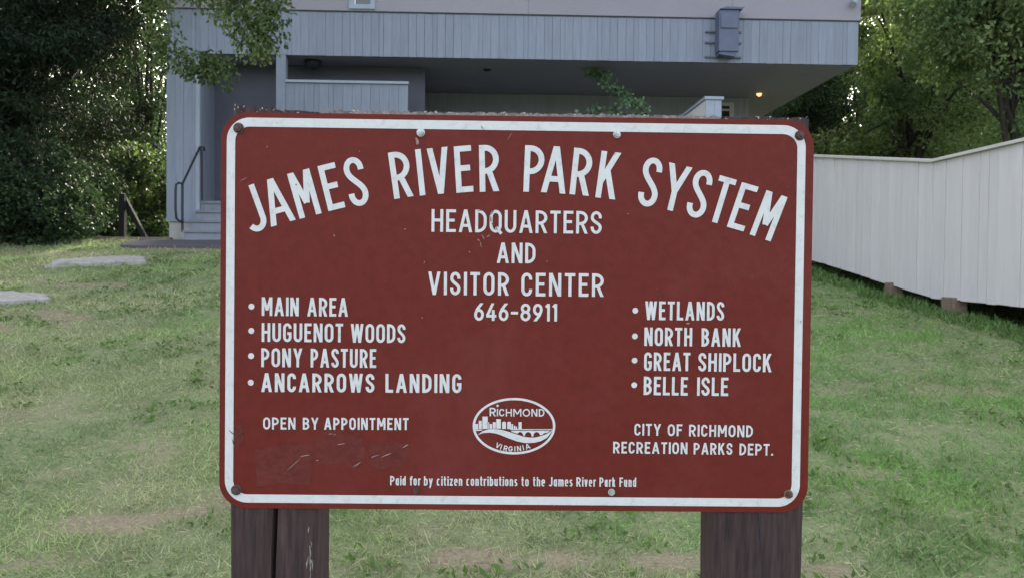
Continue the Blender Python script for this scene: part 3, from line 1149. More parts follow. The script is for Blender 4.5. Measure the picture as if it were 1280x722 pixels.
# bolts
HEAD = [('rust', 298.5, 160.5, 6.6), ('zinc', 526, 166.0, 5.2), ('zinc', 771, 168.3, 4.8), ('rust', 999.3, 169.8, 6.2), ('rust', 295.6, 611.5, 6.6), ('dull', 519.8, 612.2, 3.9), ('zinc', 764.2, 614.3, 4.4), ('ring', 985.2, 616.8, 5.6)]
for kind, px, py, r_ in HEAD:
    c = sp(px, py)
    e = r_ / 806
    mb = MB()
    ms = {'rust': M_bolt_rust, 'zinc': M_bolt_zinc, 'dull': M_bolt_rust, 'ring': M_bolt_rust}[kind]

    def disc(mb, r0, y0, y1, n, rot=0.0, r1=None):
        r1 = r1 or r0
        ring0 = [(c[0] + r0 * math.cos(2 * math.pi * k / n + rot), y0, c[1] + r0 * math.sin(2 * math.pi * k / n + rot)) for k in range(n)]
        ring1 = [(c[0] + r1 * math.cos(2 * math.pi * k / n + rot), y1, c[1] + r1 * math.sin(2 * math.pi * k / n + rot)) for k in range(n)]
        for k in range(n):
            mb.face([ring0[k], ring0[(k + 1) % n], ring1[(k + 1) % n], ring1[k]])
        mb.face(ring1)
    rot = random.uniform(0, 1)
    disc(mb, e * .80, -.0016, -.0075, 6, rot, e * .76)
    disc(mb, e * .45, -.0075, -.0095, 12, 0, e * .34)
    bo = mb.build('bolt', ms, sign, label={'rust': 'dark rusted hex bolt', 'zinc': 'bright zinc hex bolt', 'dull': 'dull brown hex bolt', 'ring': 'rusty ringed bolt'}[kind])
    mb = MB()
    disc(mb, e, -.0005, -.0016, 20)
    mb.build('washer', M_bolt_ring if kind == 'ring' else ms, bo)


# posts, backing board
def post(x0, x1, y0, y1, ztop, zbot, crack=None, slope=0.0, seed=0):
    """squared timber with worn edges, built from rings of a wavy section; an optional drying crack"""
    rn = random.Random(seed)
    mb = MB()
    c = .006
    xs_ = [x0, x0 + c]
    front = [(x0, y0 + c), (x0 + c, y0)]
    n = 14
    for i in range(1, n):
        x = x0 + c + (x1 - x0 - 2 * c) * i / n
        front.append((x, y0 + rn.uniform(-.0007, .0007)))
    if crack is not None:
        front = [q for q in front if abs(q[0] - crack) > .006] + [(crack - .0032, y0), (crack, y0 + .03), (crack + .0032, y0)]
        front.sort()
    front += [(x1 - c, y0), (x1, y0 + c), (x1, y1 - c), (x1 - c, y1), (x0 + c, y1), (x0, y1 - c)]
    levels = 26
    base = 0
    m_ = len(front)
    for L_ in range(levels):
        u = L_ / (levels - 1)
        for j, (x, y) in enumerate(front):
            z = zbot + (ztop - slope * (x - x0) / (x1 - x0) - zbot) * u
            wob = .0012 * math.sin(z * 9 + j)
            if crack is not None and abs(x - crack) < 1e-6:
                y = y0 + .030
            xx = x + wob + (.006 * math.sin(z * 4.0 + 1.0) if crack is not None and abs(x - crack) < .004 else 0)
            if u == 1:
                z += rn.uniform(-.0015, .0015)
            mb.v.append((xx, y, z))
    for L_ in range(levels - 1):
        for j in range(m_):
            k2 = (j + 1) % m_
            mb.f.append((L_ * m_ + j, L_ * m_ + k2, (L_ + 1) * m_ + k2, (L_ + 1) * m_ + j))
            mb.t.append(1)
    mb.f.append(tuple((levels - 1) * m_ + j for j in range(m_)))
    mb.t.append(1)
    return mb


PY = .0032
lx0, lx1 = sp(287.2, 680, PY)[0], sp(396, 680, PY)[0]
rx0, rx1 = sp(893.5, 685, PY)[0], sp(1003.5, 685, PY)[0]
ztl, ztr = sp(350, 132.5, PY)[1], sp(1000, 147.2, PY)[1]
zb = -1.62
lp = post(lx0, lx1, PY, PY + .095, ztl, zb, crack=sp(345, 680, PY)[0], slope=.010, seed=3).build('post', M_post, sign, label='left timber post with a long drying crack')
rp = post(rx0, rx1, PY, PY + .095, ztr, zb, crack=None, seed=5).build('post', M_post, sign, label='right timber post with fine cracks')
# fine cracks on the right post, a scraped pale streak on the left one
mb = MB()
for (xa, ya, xb_, yb_, w) in [(949, 642, 955, 722, .7), (955, 722, 956, 800, .6), (973, 650, 974, 700, .5), (918, 690, 942, 704, .4), (930, 712, 945, 705, .5), (905, 672, 930, 665, .3), (932, 645, 934, 720, .35), (962, 700, 965, 780, .4), (988, 642, 987, 690, .4), (910, 642, 912, 676, .35)]:
    a, b_ = sp(xa, ya, PY - .0015), sp(xb_, yb_, PY - .0015)
    w = w / 806
    mb.face([(a[0] - w, PY - .0015, a[1]), (b_[0] - w, PY - .0015, b_[1]), (b_[0] + w, PY - .0015, b_[1]), (a[0] + w, PY - .0015, a[1])])
mb.build('crack', M_black, rp)
mb = MB()
for (xa, ya, xb_, yb_, w) in [(304, 640, 306, 700, .35), (318, 660, 317, 740, .45), (331, 638, 329, 672, .3), (362, 640, 364, 690, .4), (371, 670, 370, 760, .45), (355, 700, 356, 780, .35)]:
    a, b_ = sp(xa, ya, PY - .0015), sp(xb_, yb_, PY - .0015)
    w = w / 806
    mb.face([(a[0] - w, PY - .0015, a[1]), (b_[0] - w * .4, PY - .0015, b_[1]), (b_[0] + w * .4, PY - .0015, b_[1]), (a[0] + w, PY - .0015, a[1])])
mb.build('crack', M_black, lp)
mb = MB()
for k in range(16):
    x = random.gauss(389, 2.2)
    y = random.uniform(648, 716)
    l_ = random.uniform(4, 18)
    a = sp(x, y, PY - .0014)
    b_ = sp(x + random.uniform(-1.5, 1.5), y + l_, PY - .0014)
    w = random.uniform(.3, .9) / 806
    yy = PY - .0014 - k * .00002
    mb.face([(a[0], yy, a[1]), (b_[0] - w, yy, (a[1] + b_[1]) / 2), (b_[0], yy, b_[1]), (b_[0] + w, yy, (a[1] + b_[1]) / 2)])
mb.build('scraped_wood', mat('scraped_timber', (.25, .22, .22), rough=.9, var=.3, vscale=80), lp)
# weathered backing board between the posts, its top edge frayed above the panel
mb = MB()
zt = sp(640, 142.3, .006)[1]
nseg = 150
xs_ = np.linspace(lx1 + .001, rx0 - .001, nseg + 1)
tops = [zt + (.0022 if i % 2 else 0) * random.random() + random.uniform(-.0016, .0014) for i in range(nseg + 1)]
for i in range(nseg):
    a, b_ = xs_[i], xs_[i + 1]
    za, zb_ = tops[i], tops[i + 1]
    mb.face([(a, .0045, -.20), (b_, .0045, -.20), (b_, .0045, zb_), (a, .0045, za)])
    mb.face([(a, .0045, za), (b_, .0045, zb_), (b_, .030, zb_ - .001), (a, .030, za - .001)])
    mb.face([(b_, .030, -.20), (a, .030, -.20), (a, .030, za - .001), (b_, .030, zb_ - .001)])
mb.face([(xs_[0], .0045, -.20), (xs_[0], .030, -.20), (xs_[-1], .030, -.20), (xs_[-1], .0045, -.20)])
bb_ = mb.build('backing_board', M_frayed, sign, label='weathered backing board with a frayed top edge')
mb = MB()
for k in range(100):
    x = random.uniform(lx0 + .003, rx1 - .002)
    left = x < lx1
    z0 = zt + (.006 if left else 0) - random.uniform(.000, .004)
    if left:
        z0 = ztl - .010 * (x - lx0) / (lx1 - lx0) - random.uniform(.0, .010)
    if x > rx0:
        z0 = ztr - random.uniform(.0, .006)
    a = random.uniform(-.7, .7)
    if random.random() < .5:
        a = random.uniform(-1.5, 1.5)
    l_ = random.uniform(.002, .010)
    w = random.uniform(.0003, .0011)
    y = random.uniform(.0005, .0028) - .0005
    dx, dz = math.sin(a) * l_, abs(math.cos(a)) * l_ * .4
    mb.face([(x, y, z0), (x + dx * .5 + w, y + .0005, z0 + dz * .5 - w), (x + dx, y, z0 + dz), (x + dx * .5 - w, y - .0004, z0 + dz * .5 + w)])
mb.build('fringe', M_splinter, bb_)

# ------------------------------------------------------------------ building
BY = math.radians(1.7)
B0 = at(640, 336, 15.0)
B0 = np.array([B0[0], 15.0, 0.0])
BM = Matrix.Translation(Vector(B0)) @ Matrix.Rotation(BY, 4, 'Z')
BI = np.array(BM.inverted())


def bp(px, py, d=0.0):
    """photo pixel -> (u, z) on the building plane at depth d behind the front"""
    o = BI[:3, :3] @ CAM + BI[:3, 3]
    r_ = BI[:3, :3] @ ray(px, py)
    t = (d - o[1]) / r_[1]
    q = o + r_ * t
    return (q[0], q[2])


bld = thing('park_office_building', 'blue grey board clad park building with overhanging upper storey and open porch', 'building', mat=BM)


def siding(u0, u1, z0, z1, d, width=.145, th=.022, gap=.004, jit=.06, seed=1, ztop=None):
    """vertical boards facing -d, with uneven widths and tints, over a dark backing"""
    rn = random.Random(seed)
    mb = MB()
    u = u0
    while u < u1 - .01:
        w = width * rn.choice([1, 1, 1, .97, 1.04, .55, 1.0])
        e = min(u + w, u1)
        if u1 - e < .03:
            e = u1
        g = gap * rn.uniform(.4, 1.5)
        off = rn.uniform(0, .006)
        tt = 1 + rn.uniform(-jit, jit)
        za = ztop(u) if ztop else z1
        mb.box((u + g / 2, d - off, z0 - rn.uniform(0, .004)), (e - g / 2, d + th, za), tt)
        u = e
    return mb


uL, uBR = bp(208, 200)[0], bp(249.5, 200)[0]
uP0, uP1 = bp(345, 100)[0], bp(357, 100)[0]
uHW = bp(510, 120)[0]
uR = bp(1072.5, 60)[0]
zS = bp(640, 73.8)[1]                     # soffit level at the front
zF = bp(640, 19.8)[1]                     # top of the board fascia
zPF = bp(245, 251)[1]                     # porch floor
zG = float(gz(uL, 14.6))
# fascia
mb = siding(uL, uR, zS, zF, 0.0, seed=11)
fa = mb.build('fascia', M_blue, bld)
mb = MB()
mb.box((uL + .01, .023, zS + .012), (uR - .01, .10, zF + .03))
mb.build('fascia_backing', M_blueback, fa)
# upper wall, slightly proud, with a window
wx0, wz0 = bp(437.5, 11.5)
wx1 = bp(468.5, 11.5)[0]
uU = bp(1075, 10)[0]
ZT = 9.6
mb = MB()
dU, dB = -.035, .9
mb.box((uL, dU, zF + .022), (wx0, dB, ZT), 1.0)
mb.box((wx0, dU, zF + .022), (wx1, dB, wz0), 1.0)
mb.box((wx0, dU, wz0 + 1.3), (wx1, dB, ZT), 1.0)
k_ = [wx1, bp(660, 5)[0], bp(915, 5)[0], uU]
for i in range(3):
    mb.box((k_[i] + (.004 if i else 0), dU, zF + .022), (k_[i + 1], dB, ZT), 1 + (.02, -.02, .015)[i])
mb.box((uL, dB, zF + .022), (uU, 9.0, ZT), .95)
mb.build('upper_wall', M_upper, bld)
mb = MB()
mb.box((uL - .4, -.5, ZT + .003), (uU + .4, 9.4, ZT + .25), 1.0)
mb.build('roof', M_dimwall, bld)
mb = MB()
fw = .085
mb.box((wx0 - .01, dU - .03, wz0 - .01), (wx1 + .01, dU - .002, wz0 + .07))
mb.box((wx0 - .01, dU - .03, wz0 + .07), (wx0 + fw, dU - .002, wz0 + 1.25))
mb.box((wx1 - .07, dU - .03, wz0 + .07), (wx1 + .01, dU - .002, wz0 + 1.25))
mb.box((wx0 - .01, dU - .03, wz0 + 1.25), (wx1 + .01, dU - .002, wz0 + 1.34))
wf = mb.build('window', M_bluetrim, bld, label='small framed window in the upper wall')
mb = MB()
mb.box((wx0 + .002, dU + .03, wz0 + .002), (wx1 - .002, dU + .04, wz0 + 1.29))
mb.build('pane', M_glass, wf)
mb = MB()
mb.box((wx0 + fw, dU - .01, wz0 + .07), (wx0 + fw + .02, dU + .028, wz0 + 1.25))
mb.build('sash', mat('white_sash', (.75, .75, .76)), wf)
# soffit boards
mb = MB()
mb.box((uL + .02, .103, zS + .012), (uR, .80, zS + .05), 1.0)
mb.box((uL + .02, .806, zS + .020), (uR, 9.0, zS + .06), .96)
mb.build('soffit', M_soffit, bld)
# dark strip painting in the shadow gap between fascia and upper wall
mb = MB()
mb.box((uL, -.012, zF + .003), (uR, .02, zF + .019))
mb.build('shadow_gap_strip', M_blueback, bld)
# left corner block
zBB = bp(215, 277)[1]
mb = siding(uL, uBR - .07, zBB, zS - .004, 0.004, width=.15, seed=4, jit=.07)
lb = mb.build('corner_wall', M_blue, bld)
mb = MB()
mb.box((uL + .005, .028, zBB), (uBR - .012, .82, zS - .004))
mb.box((uBR - .012, .07, zBB), (uBR, .82, zS - .004))
mb.build('corner_core', M_blue, lb)
mb = MB()
mb.box((uBR - .068, -.006, zBB), (uBR + .004, .066, zS - .004))
mb.build('corner_trim', M_bluetrim, lb)
mb = MB()
mb.box((uL + .03, .05, 1.2), (uBR - .03, 8.0, zBB - .002))
mb.build('foundation', M_concrete, bld)
# alcove and porch walls
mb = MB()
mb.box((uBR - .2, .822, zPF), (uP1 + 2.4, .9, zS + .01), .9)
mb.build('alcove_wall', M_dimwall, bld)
mb = MB()
mb.box((uBR + .004, 0.02, zPF - .18), (uHW + .2, .82, zPF), 1.0)
mb.build('porch_floor', M_step, bld)
mb = MB()
mb.box((uP0, .004, 1.4), (uP1, .16, zS - .003))
mb.build('porch_post', M_blue, bld)
zHW = bp(430, 101.2)[1]
mb = siding(uP1 + .002, uHW, zPF - .9, zHW - .05, 0.01, width=.165, seed=9, jit=.05)
hw = mb.build('porch_screen', M_blue, bld)
for i, f in enumerate(hw.data.polygons):
    pass
mb = MB()
mb.box((uP1 + .002, -.03, zHW - .045), (uHW + .01, .11, zHW))
mb.build('screen_cap', M_bluetrim, hw)
mb = MB()
mb.box((uP1 + .002, .034, zPF - .9), (uHW - .01, .09, zHW - .05))
mb.build('screen_backing', M_blue, hw)
# partition and recessed back wall under the overhang
uW0 = bp(527, 120, 3.1)[0]
uW1 = bp(936, 130, 3.1)[0]
uPa = bp(518, 120, .83)[0]
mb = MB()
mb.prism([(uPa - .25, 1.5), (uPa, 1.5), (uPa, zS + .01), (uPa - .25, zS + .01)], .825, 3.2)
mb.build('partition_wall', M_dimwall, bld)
mb = siding(uW0 - .2, uW1 - .10, 1.4, zS + .015, 3.1, width=.19, seed=21, jit=.05)
rw = mb.build('recessed_wall', M_grey, bld)
mb = MB()
mb.box((uW1 - .098, 3.09, 1.4), (uW1, 7.5, zS + .015))
mb.box((uW0 - .2, 3.124, 1.4), (uW1 - .1, 3.2, zS + .014))
mb.build('recessed_core', M_grey, rw)
a0_, z0_ = bp(899, 146, 3.08)
a1_, z1_ = bp(917, 129, 3.08)
mb = MB()
mb.box((a0_, 3.05, z0_ - .7), (a0_ + .05, 3.09, z1_))
mb.box((a1_ - .09, 3.05, z0_ - .7), (a1_, 3.09, z1_))
mb.box((a0_ + .05, 3.05, z1_ - .07), (a1_ - .09, 3.09, z1_))
mb.box((a0_ + .05, 3.055, (z0_ + z1_) / 2 - .03), (a1_ - .09, 3.085, (z0_ + z1_) / 2 + .015))
wi = mb.build('window', mat('pale_window_frame', (.42, .42, .46)), bld, label='small sash window in the recessed wall')
mb = MB()
mb.box((a0_ + .05, 3.062, z0_ - .7), (a1_ - .09, 3.07, (z0_ + z1_) / 2 - .03))
mb.box((a0_ + .05, 3.062, (z0_ + z1_) / 2 + .015), (a1_ - .09, 3.07, z1_ - .07))
mb.build('pane', M_glass, wi)


# ceiling lamps: two unlit, one lit
def ceil_lamp(px, py, d, r_, hgt, material, label, lit=False):
    u, z = bp(px, py, d)
    zc = zS + (.012 if d < .8 else .02)
    mb = MB()
    mb.tube([(u, d, zc - .001), (u, d, zc - hgt * .3), (u, d, zc - hgt * .75), (u, d, zc - hgt)], [r_, r_ * .97, r_ * .75, r_ * .3], 20)
    o = mb.build('ceiling_lamp', M_black if not lit else M_bluetrim, bld, True, label)
    if lit:
        mb = MB()
        mb.tube([(u, d, zc - hgt - .001), (u, d, zc - hgt - .03), (u, d, zc - hgt - .055)], [r_ * .95, r_ * .8, r_ * .3], 20)
        mb.build('bulb', M_lit, o, True)


ceil_lamp(391, 78, .45, .155, .16, None, 'round dark ceiling lamp in the porch')
ceil_lamp(609, 88, .92, .075, .04, None, 'small dark ceiling lamp over the porch')
ceil_lamp(949, 115.5, 2.6, .06, .012, None, 'lit orange ceiling lamp', True)
# floodlight on the corner
u, z = bp(1063, 6)
mb = MB()
mb.tube([(u + .05, dU - .001, z + .09), (u + .03, dU - .08, z + .04)], [.02, .02], 8)
mb.tube([(u + .05, dU - .06, z + .05), (u - .02, dU - .13, z - .05)], [.035, .06], 10)
mb.build('floodlight', M_bluetrim, bld)

# steps
steps = thing('porch_steps', 'four grey painted steps up to the dark porch', 'steps', mat=BM)
rise = (zPF - (zPF - .74)) / 4
for k in range(4):
    d0 = -.86 + k * .285
    zt_ = zPF - .74 + (k + 1) * rise
    uL_ = uBR + .012
    uR_ = uP0 + .3
    mb = MB()
    if k < 3:
        mb.box((uL_, d0, zt_ - .04), (uR_, d0 + .31, zt_), 1)
    else:
        mb.box((uL_, d0, zt_ - .04), (uR_, .015, zt_), 1)
    mb.build('tread', M_timber if False else M_step, steps)
    mb = MB()
    mb.box((uL_ + .02, d0 + .03, zt_ - rise - (.3 if k == 0 else 0)), (uR_ - .02, d0 + .05, zt_ - .042), 1)
    mb.build('riser', M_riser, steps)
mb = MB()
for k in range(4):
    d0 = -.86 + k * .285
    mb.box((uBR + .018, d0 + .052 + k * .0005, 1.5), (uBR + .06, .012, zPF - .74 + (k + 1) * rise - .043 - k * .001))
mb.build('stringer', M_step, steps)

# handrail beside the steps
hr = thing('metal_handrail', 'thin black metal handrail with a looped end beside the porch steps', 'handrail', mat=BM)


def b3(px, py, d):
    u, z = bp(px, py, d)
    return (u, d, z)


mb = MB()
mb.tube([b3(252, 186, -.04), b3(252.3, 251, -.04)], .019, 8)
mb.build('post', M_black, hr)
mb = MB()
mb.tube([b3(228, 231, -.74), b3(228, 290, -.74)], .021, 8)
mb.build('post', M_black, hr)
mb = MB()
p0, p1 = b3(228, 230, -.74), b3(250, 184, -.04)
mb.tube([b3(229, 277, -.76), b3(224, 276.5, -.80), b3(220.5, 273, -.83), b3(219.5, 262, -.84), b3(219.3, 238, -.84), b3(220, 231, -.83), b3(223, 228.5, -.80), p0, p1, b3(255, 184.5, .0), b3(255.5, 189, .0)], .02, 8)
mb.build('rail', M_black, hr, True)

# mat
g = [gp(181, 306), gp(272, 303), gp(292, 306), gp(262, 310.5), gp(212, 310.2)]
mb = MB()
c = np.mean([gp(186, 306.5), gp(285, 306)], 0)
n = 40
rim = []
for k in range(n):
    a = 2 * math.pi * k / n
    ca, sa = math.cos(a), math.sin(a)
    ex = 1.02 * math.copysign(abs(ca) ** .6, ca)
    ey = .42 * math.copysign(abs(sa) ** .6, sa)
    x, y = c[0] + ex, 13.62 + ey
    rim.append((x, y, float(gz(x, y)) + .045 + .006 * math.sin(k * 1.3)))
mb.face(rim)
for k in range(n):
    a, b_ = rim[k], rim[(k + 1) % n]
    mb.face([(a[0], a[1], a[2] - .06), (b_[0], b_[1], b_[2] - .06), b_, a])
props(mb.build('door_mat', M_mat), 'dark rounded rubber mat lying on the ground before the porch steps', 'mat')

# timber edging and wooden rail at the top of the slope
mb = MB()
a, b_ = at(100, 301, 14.55), at(214, 300.5, 14.55)
mb.box((a[0], 14.5, 1.80), (b_[0], 14.64, 2.085), 1, .012)
props(mb.build('timber_edging', M_timber), 'long brown timber edging the top of the lawn left of the building', 'timber')
wr = thing('wooden_stair_rail', 'dark wooden post with a rail slanting down into the trees', 'handrail', at(153, 298, 15.2))
wr_o = np.array(wr.location)
mb = MB()
for nm, q in (('post', [(153, 300), (153.5, 243)]), ('rail', [(153, 243), (186, 306)])):
    mb = MB()
    pts = [Vector(at(x, y, 15.2 if nm == 'post' else 15.28) - wr_o) for x, y in q]
    if nm == 'post':
        pts[0].z -= .4
    mb.tube(pts, .070 if nm == 'post' else .052, 4)
    mb.build(nm, M_darkwood, wr)


# stone slabs in the lawn
def slab(name, pix, label, hgt):
    pts = [gp(*c) for c in pix]
    c = np.mean(pts, 0)
    dense = []
    for i, a in enumerate(pts):
        b_ = pts[(i + 1) % len(pts)]
        for k in range(5):
            q = a + (b_ - a) * k / 5
            q = q + np.array([random.uniform(-.03, .03), random.uniform(-.025, .025), 0])
            q[2] = gz(q[0], q[1]) + hgt + random.uniform(-.008, .008)
            dense.append(q)
    mb = MB()
    n = len(dense)
    cc = np.array([c[0], c[1], gz(c[0], c[1]) + hgt + .012])
    inn = [q + (cc - q) * .18 + np.array([0, 0, .012 + random.uniform(-.004, .004)]) for q in dense]
    for i in range(n):
        j = (i + 1) % n
        a, b_ = dense[i], dense[j]
        mb.face([a - [0, 0, .12], b_ - [0, 0, .12], b_, a])
        mb.face([a, b_, inn[j], inn[i]])
        mb.face([inn[i], inn[j], cc])
    return props(mb.build(name, M_stone), label, 'stone slab', 'stone slabs set in the lawn')


slab('stone_slab', [(59, 335), (120, 333), (182, 330.5), (181, 325), (120, 326.5), (68, 330)], 'long pale stone slab lying in the lawn nearest the porch steps', .05)
slab('stone_slab', [(-30, 382), (20, 381.5), (62, 380), (58, 373.5), (40, 371.5), (-30, 372)], 'pale stone slab at the left edge of the lawn, cut by the frame', .05)

# metal box on rails hung on the fascia
wb = thing('wall_box', 'blue grey metal box on three rails hung on the board fascia', 'box', mat=BM)
u0, zt_ = bp(893.5, 18.5)
u1, zb_ = bp(917.2, 73)
dd = -.30
mb = MB()
mb.box((u0, dd, zb_ + .05), (u1, -.045, zt_), 1, .008)
mb.prism([(u0 + .02, zb_), (u1 - .06, zb_ - .04), (u1 - .02, zb_ + .048), (u0 + .02, zb_ + .048)], dd + .03, -.06)
body = mb.build('body', M_box, wb)
mb = MB()
mb.box((u0 + .03, dd - .025, zb_ + .45), (u1 - .035, dd - .002, zt_ - .07), 1)
mb.build('cover', M_box, wb)
mb = MB()
mb.prism([(u0 + .0, zt_ + .002), (u1 + .05, zt_ + .002), (u1 + .09, zt_ + .05), (u1 + .02, zt_ + .035), (u0 + .12, zt_ + .045)], dd - .04, -.05)
mb.build('lid', M_box, wb)
for py_ in (40.5, 54, 72):
    ua, za = bp(881, py_)
    ub = bp(926, py_)[0]
    mb = MB()
    mb.box((ua, -.042, za - .014), (ub, -.009, za + .014))
    mb.build('rail', M_box, wb)

# white side wall end under the overhang
sw_ = thing('stair_side_wall', 'short white boarded stair wall with a grey cap under the overhang', 'wall', mat=BM)
du = -2.0
s0, sz = bp(882, 121, du)
s1 = bp(902, 121, du)[0]
mb = siding(s0, s1, 1.5, sz - .05, du, width=.14, seed=31)
fr_ = mb.build('front_board', M_bluetrim, sw_)
mb = MB()
rn = random.Random(3)
dq = du + .028
while dq < 1.2:
    w = .16
    mb.box((s0, dq, 1.5), (s1, dq + w - .006, sz - .052), 1 + rn.uniform(-.06, .06))
    dq += w
mb.build('side_board', M_fence, sw_)
mb = MB()
mb.box((s0 - .02, du - .03, sz - .045), (s1 + .03, 1.22, sz))
mb.build('cap', M_bluetrim, sw_)

# ------------------------------------------------------------------ access ramp with white board side
ramp = thing('access_ramp', 'long access ramp with a white board side wall and grey cap rail', 'ramp', (4.5, 9, 1.2))
RO = np.array([4.5, 9, 1.2])
KEY = [  # x, y, z bottom of boards, z top
    (4.00, 15.6, 2.30, 3.78), (4.31, 11.95, 1.765, 3.235), (4.55, 9.06, 1.335, 2.795), (4.66, 7.57, 1.300, 2.80), (4.95, 3.6, 1.22, 2.76)]
KY = np.array(KEY)


def ramp_at(y):
    o = np.argsort(KY[:, 1])
    return tuple(np.interp(y, KY[o, 1], KY[o, i]) for i in (0, 2, 3))


mb = MB()
rn = random.Random(5)
y = 15.5
while y > 3.65:
    w = rn.choice([.14, .14, .14, .09, .14, .2])
    y2 = max(y - w, 3.6)
    g = rn.uniform(.001, .010)
    xa, za, ta = ramp_at(y - g)
    xb_, zb_, tb = ramp_at(y2)
    off = rn.uniform(0, .008)
    t_ = 1 + rn.uniform(-.05, .03)
    dz_ = rn.uniform(-.006, .006)
    q = [(xa - off, y - g, za + dz_), (xb_ - off, y2, zb_ + dz_), (xb_ - off, y2, tb), (xa - off, y - g, ta)]
    q2 = [(a + .022 + off, b_, c_) for a, b_, c_ in q]
    q, q2 = [tuple(np.array(v) - RO) for v in q], [tuple(np.array(v) - RO) for v in q2]
    mb.face(q, t_)
    mb.face(q2[::-1], t_)
    for i in range(4):
        j = (i + 1) % 4
        mb.face([q[j], q[i], q2[i], q2[j]], t_)
    y = y2
mb.build('board_wall', M_fence, ramp)


def along(x0, x1, z0f, z1f, name, material, parent, ys_=None):
    mb = MB()
    ys_ = ys_ or [15.5, 11.95, 9.06, 7.57, 3.6]
    rows = []
    for y in ys_:
        x, zb_, zt_ = ramp_at(y)
        rows.append([np.array(v) - RO for v in ((x + x0, y, z0f(zb_, zt_)), (x + x1, y, z0f(zb_, zt_)), (x + x1, y, z1f(zb_, zt_)), (x + x0, y, z1f(zb_, zt_)))])
    for i in range(len(rows) - 1):
        for k in range(4):
            j = (k + 1) % 4
            mb.face([rows[i][k], rows[i][j], rows[i + 1][j], rows[i + 1][k]])
    mb.face(rows[0][::-1])
    mb.face(rows[-1])
    return mb.build(name, material, parent)


along(-.045, .10, lambda b_, t: t + .003, lambda b_, t: t + .034, 'cap_rail', M_cap, ramp)
along(.03, 1.5, lambda b_, t: b_ + .03, lambda b_, t: b_ + .10, 'deck', M_timber, ramp)
along(1.52, 1.56, lambda b_, t: b_ - 1.2, lambda b_, t: t - .10, 'far_wall', M_timber, ramp)  # far side wall added to keep the gap under the boards dark
for px, py0, py1, hw_ in [(1119, 356, 367, .09), (1177, 373, 391, .13)]:
    yy = 9.9 if px < 1150 else 8.72
    x, zb_, _ = ramp_at(yy)
    mb = MB()
    zg = float(gz(x, yy))
    mb.box((x - .03 - RO[0], yy - hw_ - RO[1], zg - .25 - RO[2]), (x + .12 - RO[0], yy + hw_ - RO[1], zb_ + .028 - RO[2]), 1, .01)
    mb.build('support_block', M_block, ramp)

# tall weeds along the foot of the ramp
ty = RNG.uniform(5.5, 12.5, 520)
tx = np.array([ramp_at(v)[0] for v in ty]) + RNG.uniform(-.50, -.08, len(ty))
k = 6
PX, PYy = np.repeat(tx, k) + RNG.normal(size=len(tx) * k) * .04, np.repeat(ty, k) + RNG.normal(size=len(tx) * k) * .04
hh = RNG.uniform(.0, .06, len(PX)) * np.clip(.5 + (PX - np.repeat(tx, k)) * 0 + vnoise(PX, PYy, .5, 51), .3, 1.4)
P = np.stack([PX, PYy, gz(PX, PYy)], 1)
A = RNG.normal(size=P.shape) * .6
A[:, 2] = 1
V = leaf_quads(P, A, hh + .05, RNG.uniform(.004, .014, len(P)))
col = np.array([.12, .20, .07]) * RNG.uniform(.7, 1.4, (len(P), 1))
props(quads_mesh('weed_fringe', V, col, M_leaf), 'unmown green weeds along the foot of the white ramp wall', 'weeds', kind='stuff')


# ------------------------------------------------------------------ trees
def foliage(centres, rads, n_per, L, W, cols, flat=.7, down=.35, sd=0):
    """leaf kites gathered round cluster centres"""
    n = len(centres)
    C = np.repeat(centres, n_per, 0)
    Rr = np.repeat(rads, n_per)[:, None]
    d = RNG.normal(size=C.shape)
    d = nrm(d) * RNG.uniform(0, 1, (len(C), 1)) ** (1 / 2.4)
    d[:, 2] *= flat
    P = C + d * Rr
    A = d * .8 + RNG.normal(size=C.shape) * .7
    A[:, 2] -= down
    m_ = len(P)
    V = leaf_quads(P, A, L * RNG.uniform(.65, 1.3, m_), W * RNG.uniform(.65, 1.3, m_))
    cb = np.array(cols)
    ci = RNG.integers(0, len(cb), n)
    base = np.repeat(cb[ci] * RNG.uniform(.68, 1.35, (n, 1)), n_per, 0)
    col = base * RNG.uniform(.7, 1.35, (m_, 1))
    return V, col


def lobe_pts(lobes, n, bias=2.2):
    vol = np.array([l_[3] * l_[4] * l_[5] for l_ in lobes])
    k = np.maximum((vol / vol.sum() * n).astype(int), 3)
    out = []
    for l_, q in zip(lobes, k):
        d = nrm(RNG.normal(size=(q, 3))) * RNG.uniform(0.05, 1, (q, 1)) ** (1 / bias)
        out.append(np.array(l_[:3]) + d * np.array(l_[3:6]))
    return np.concatenate(out)


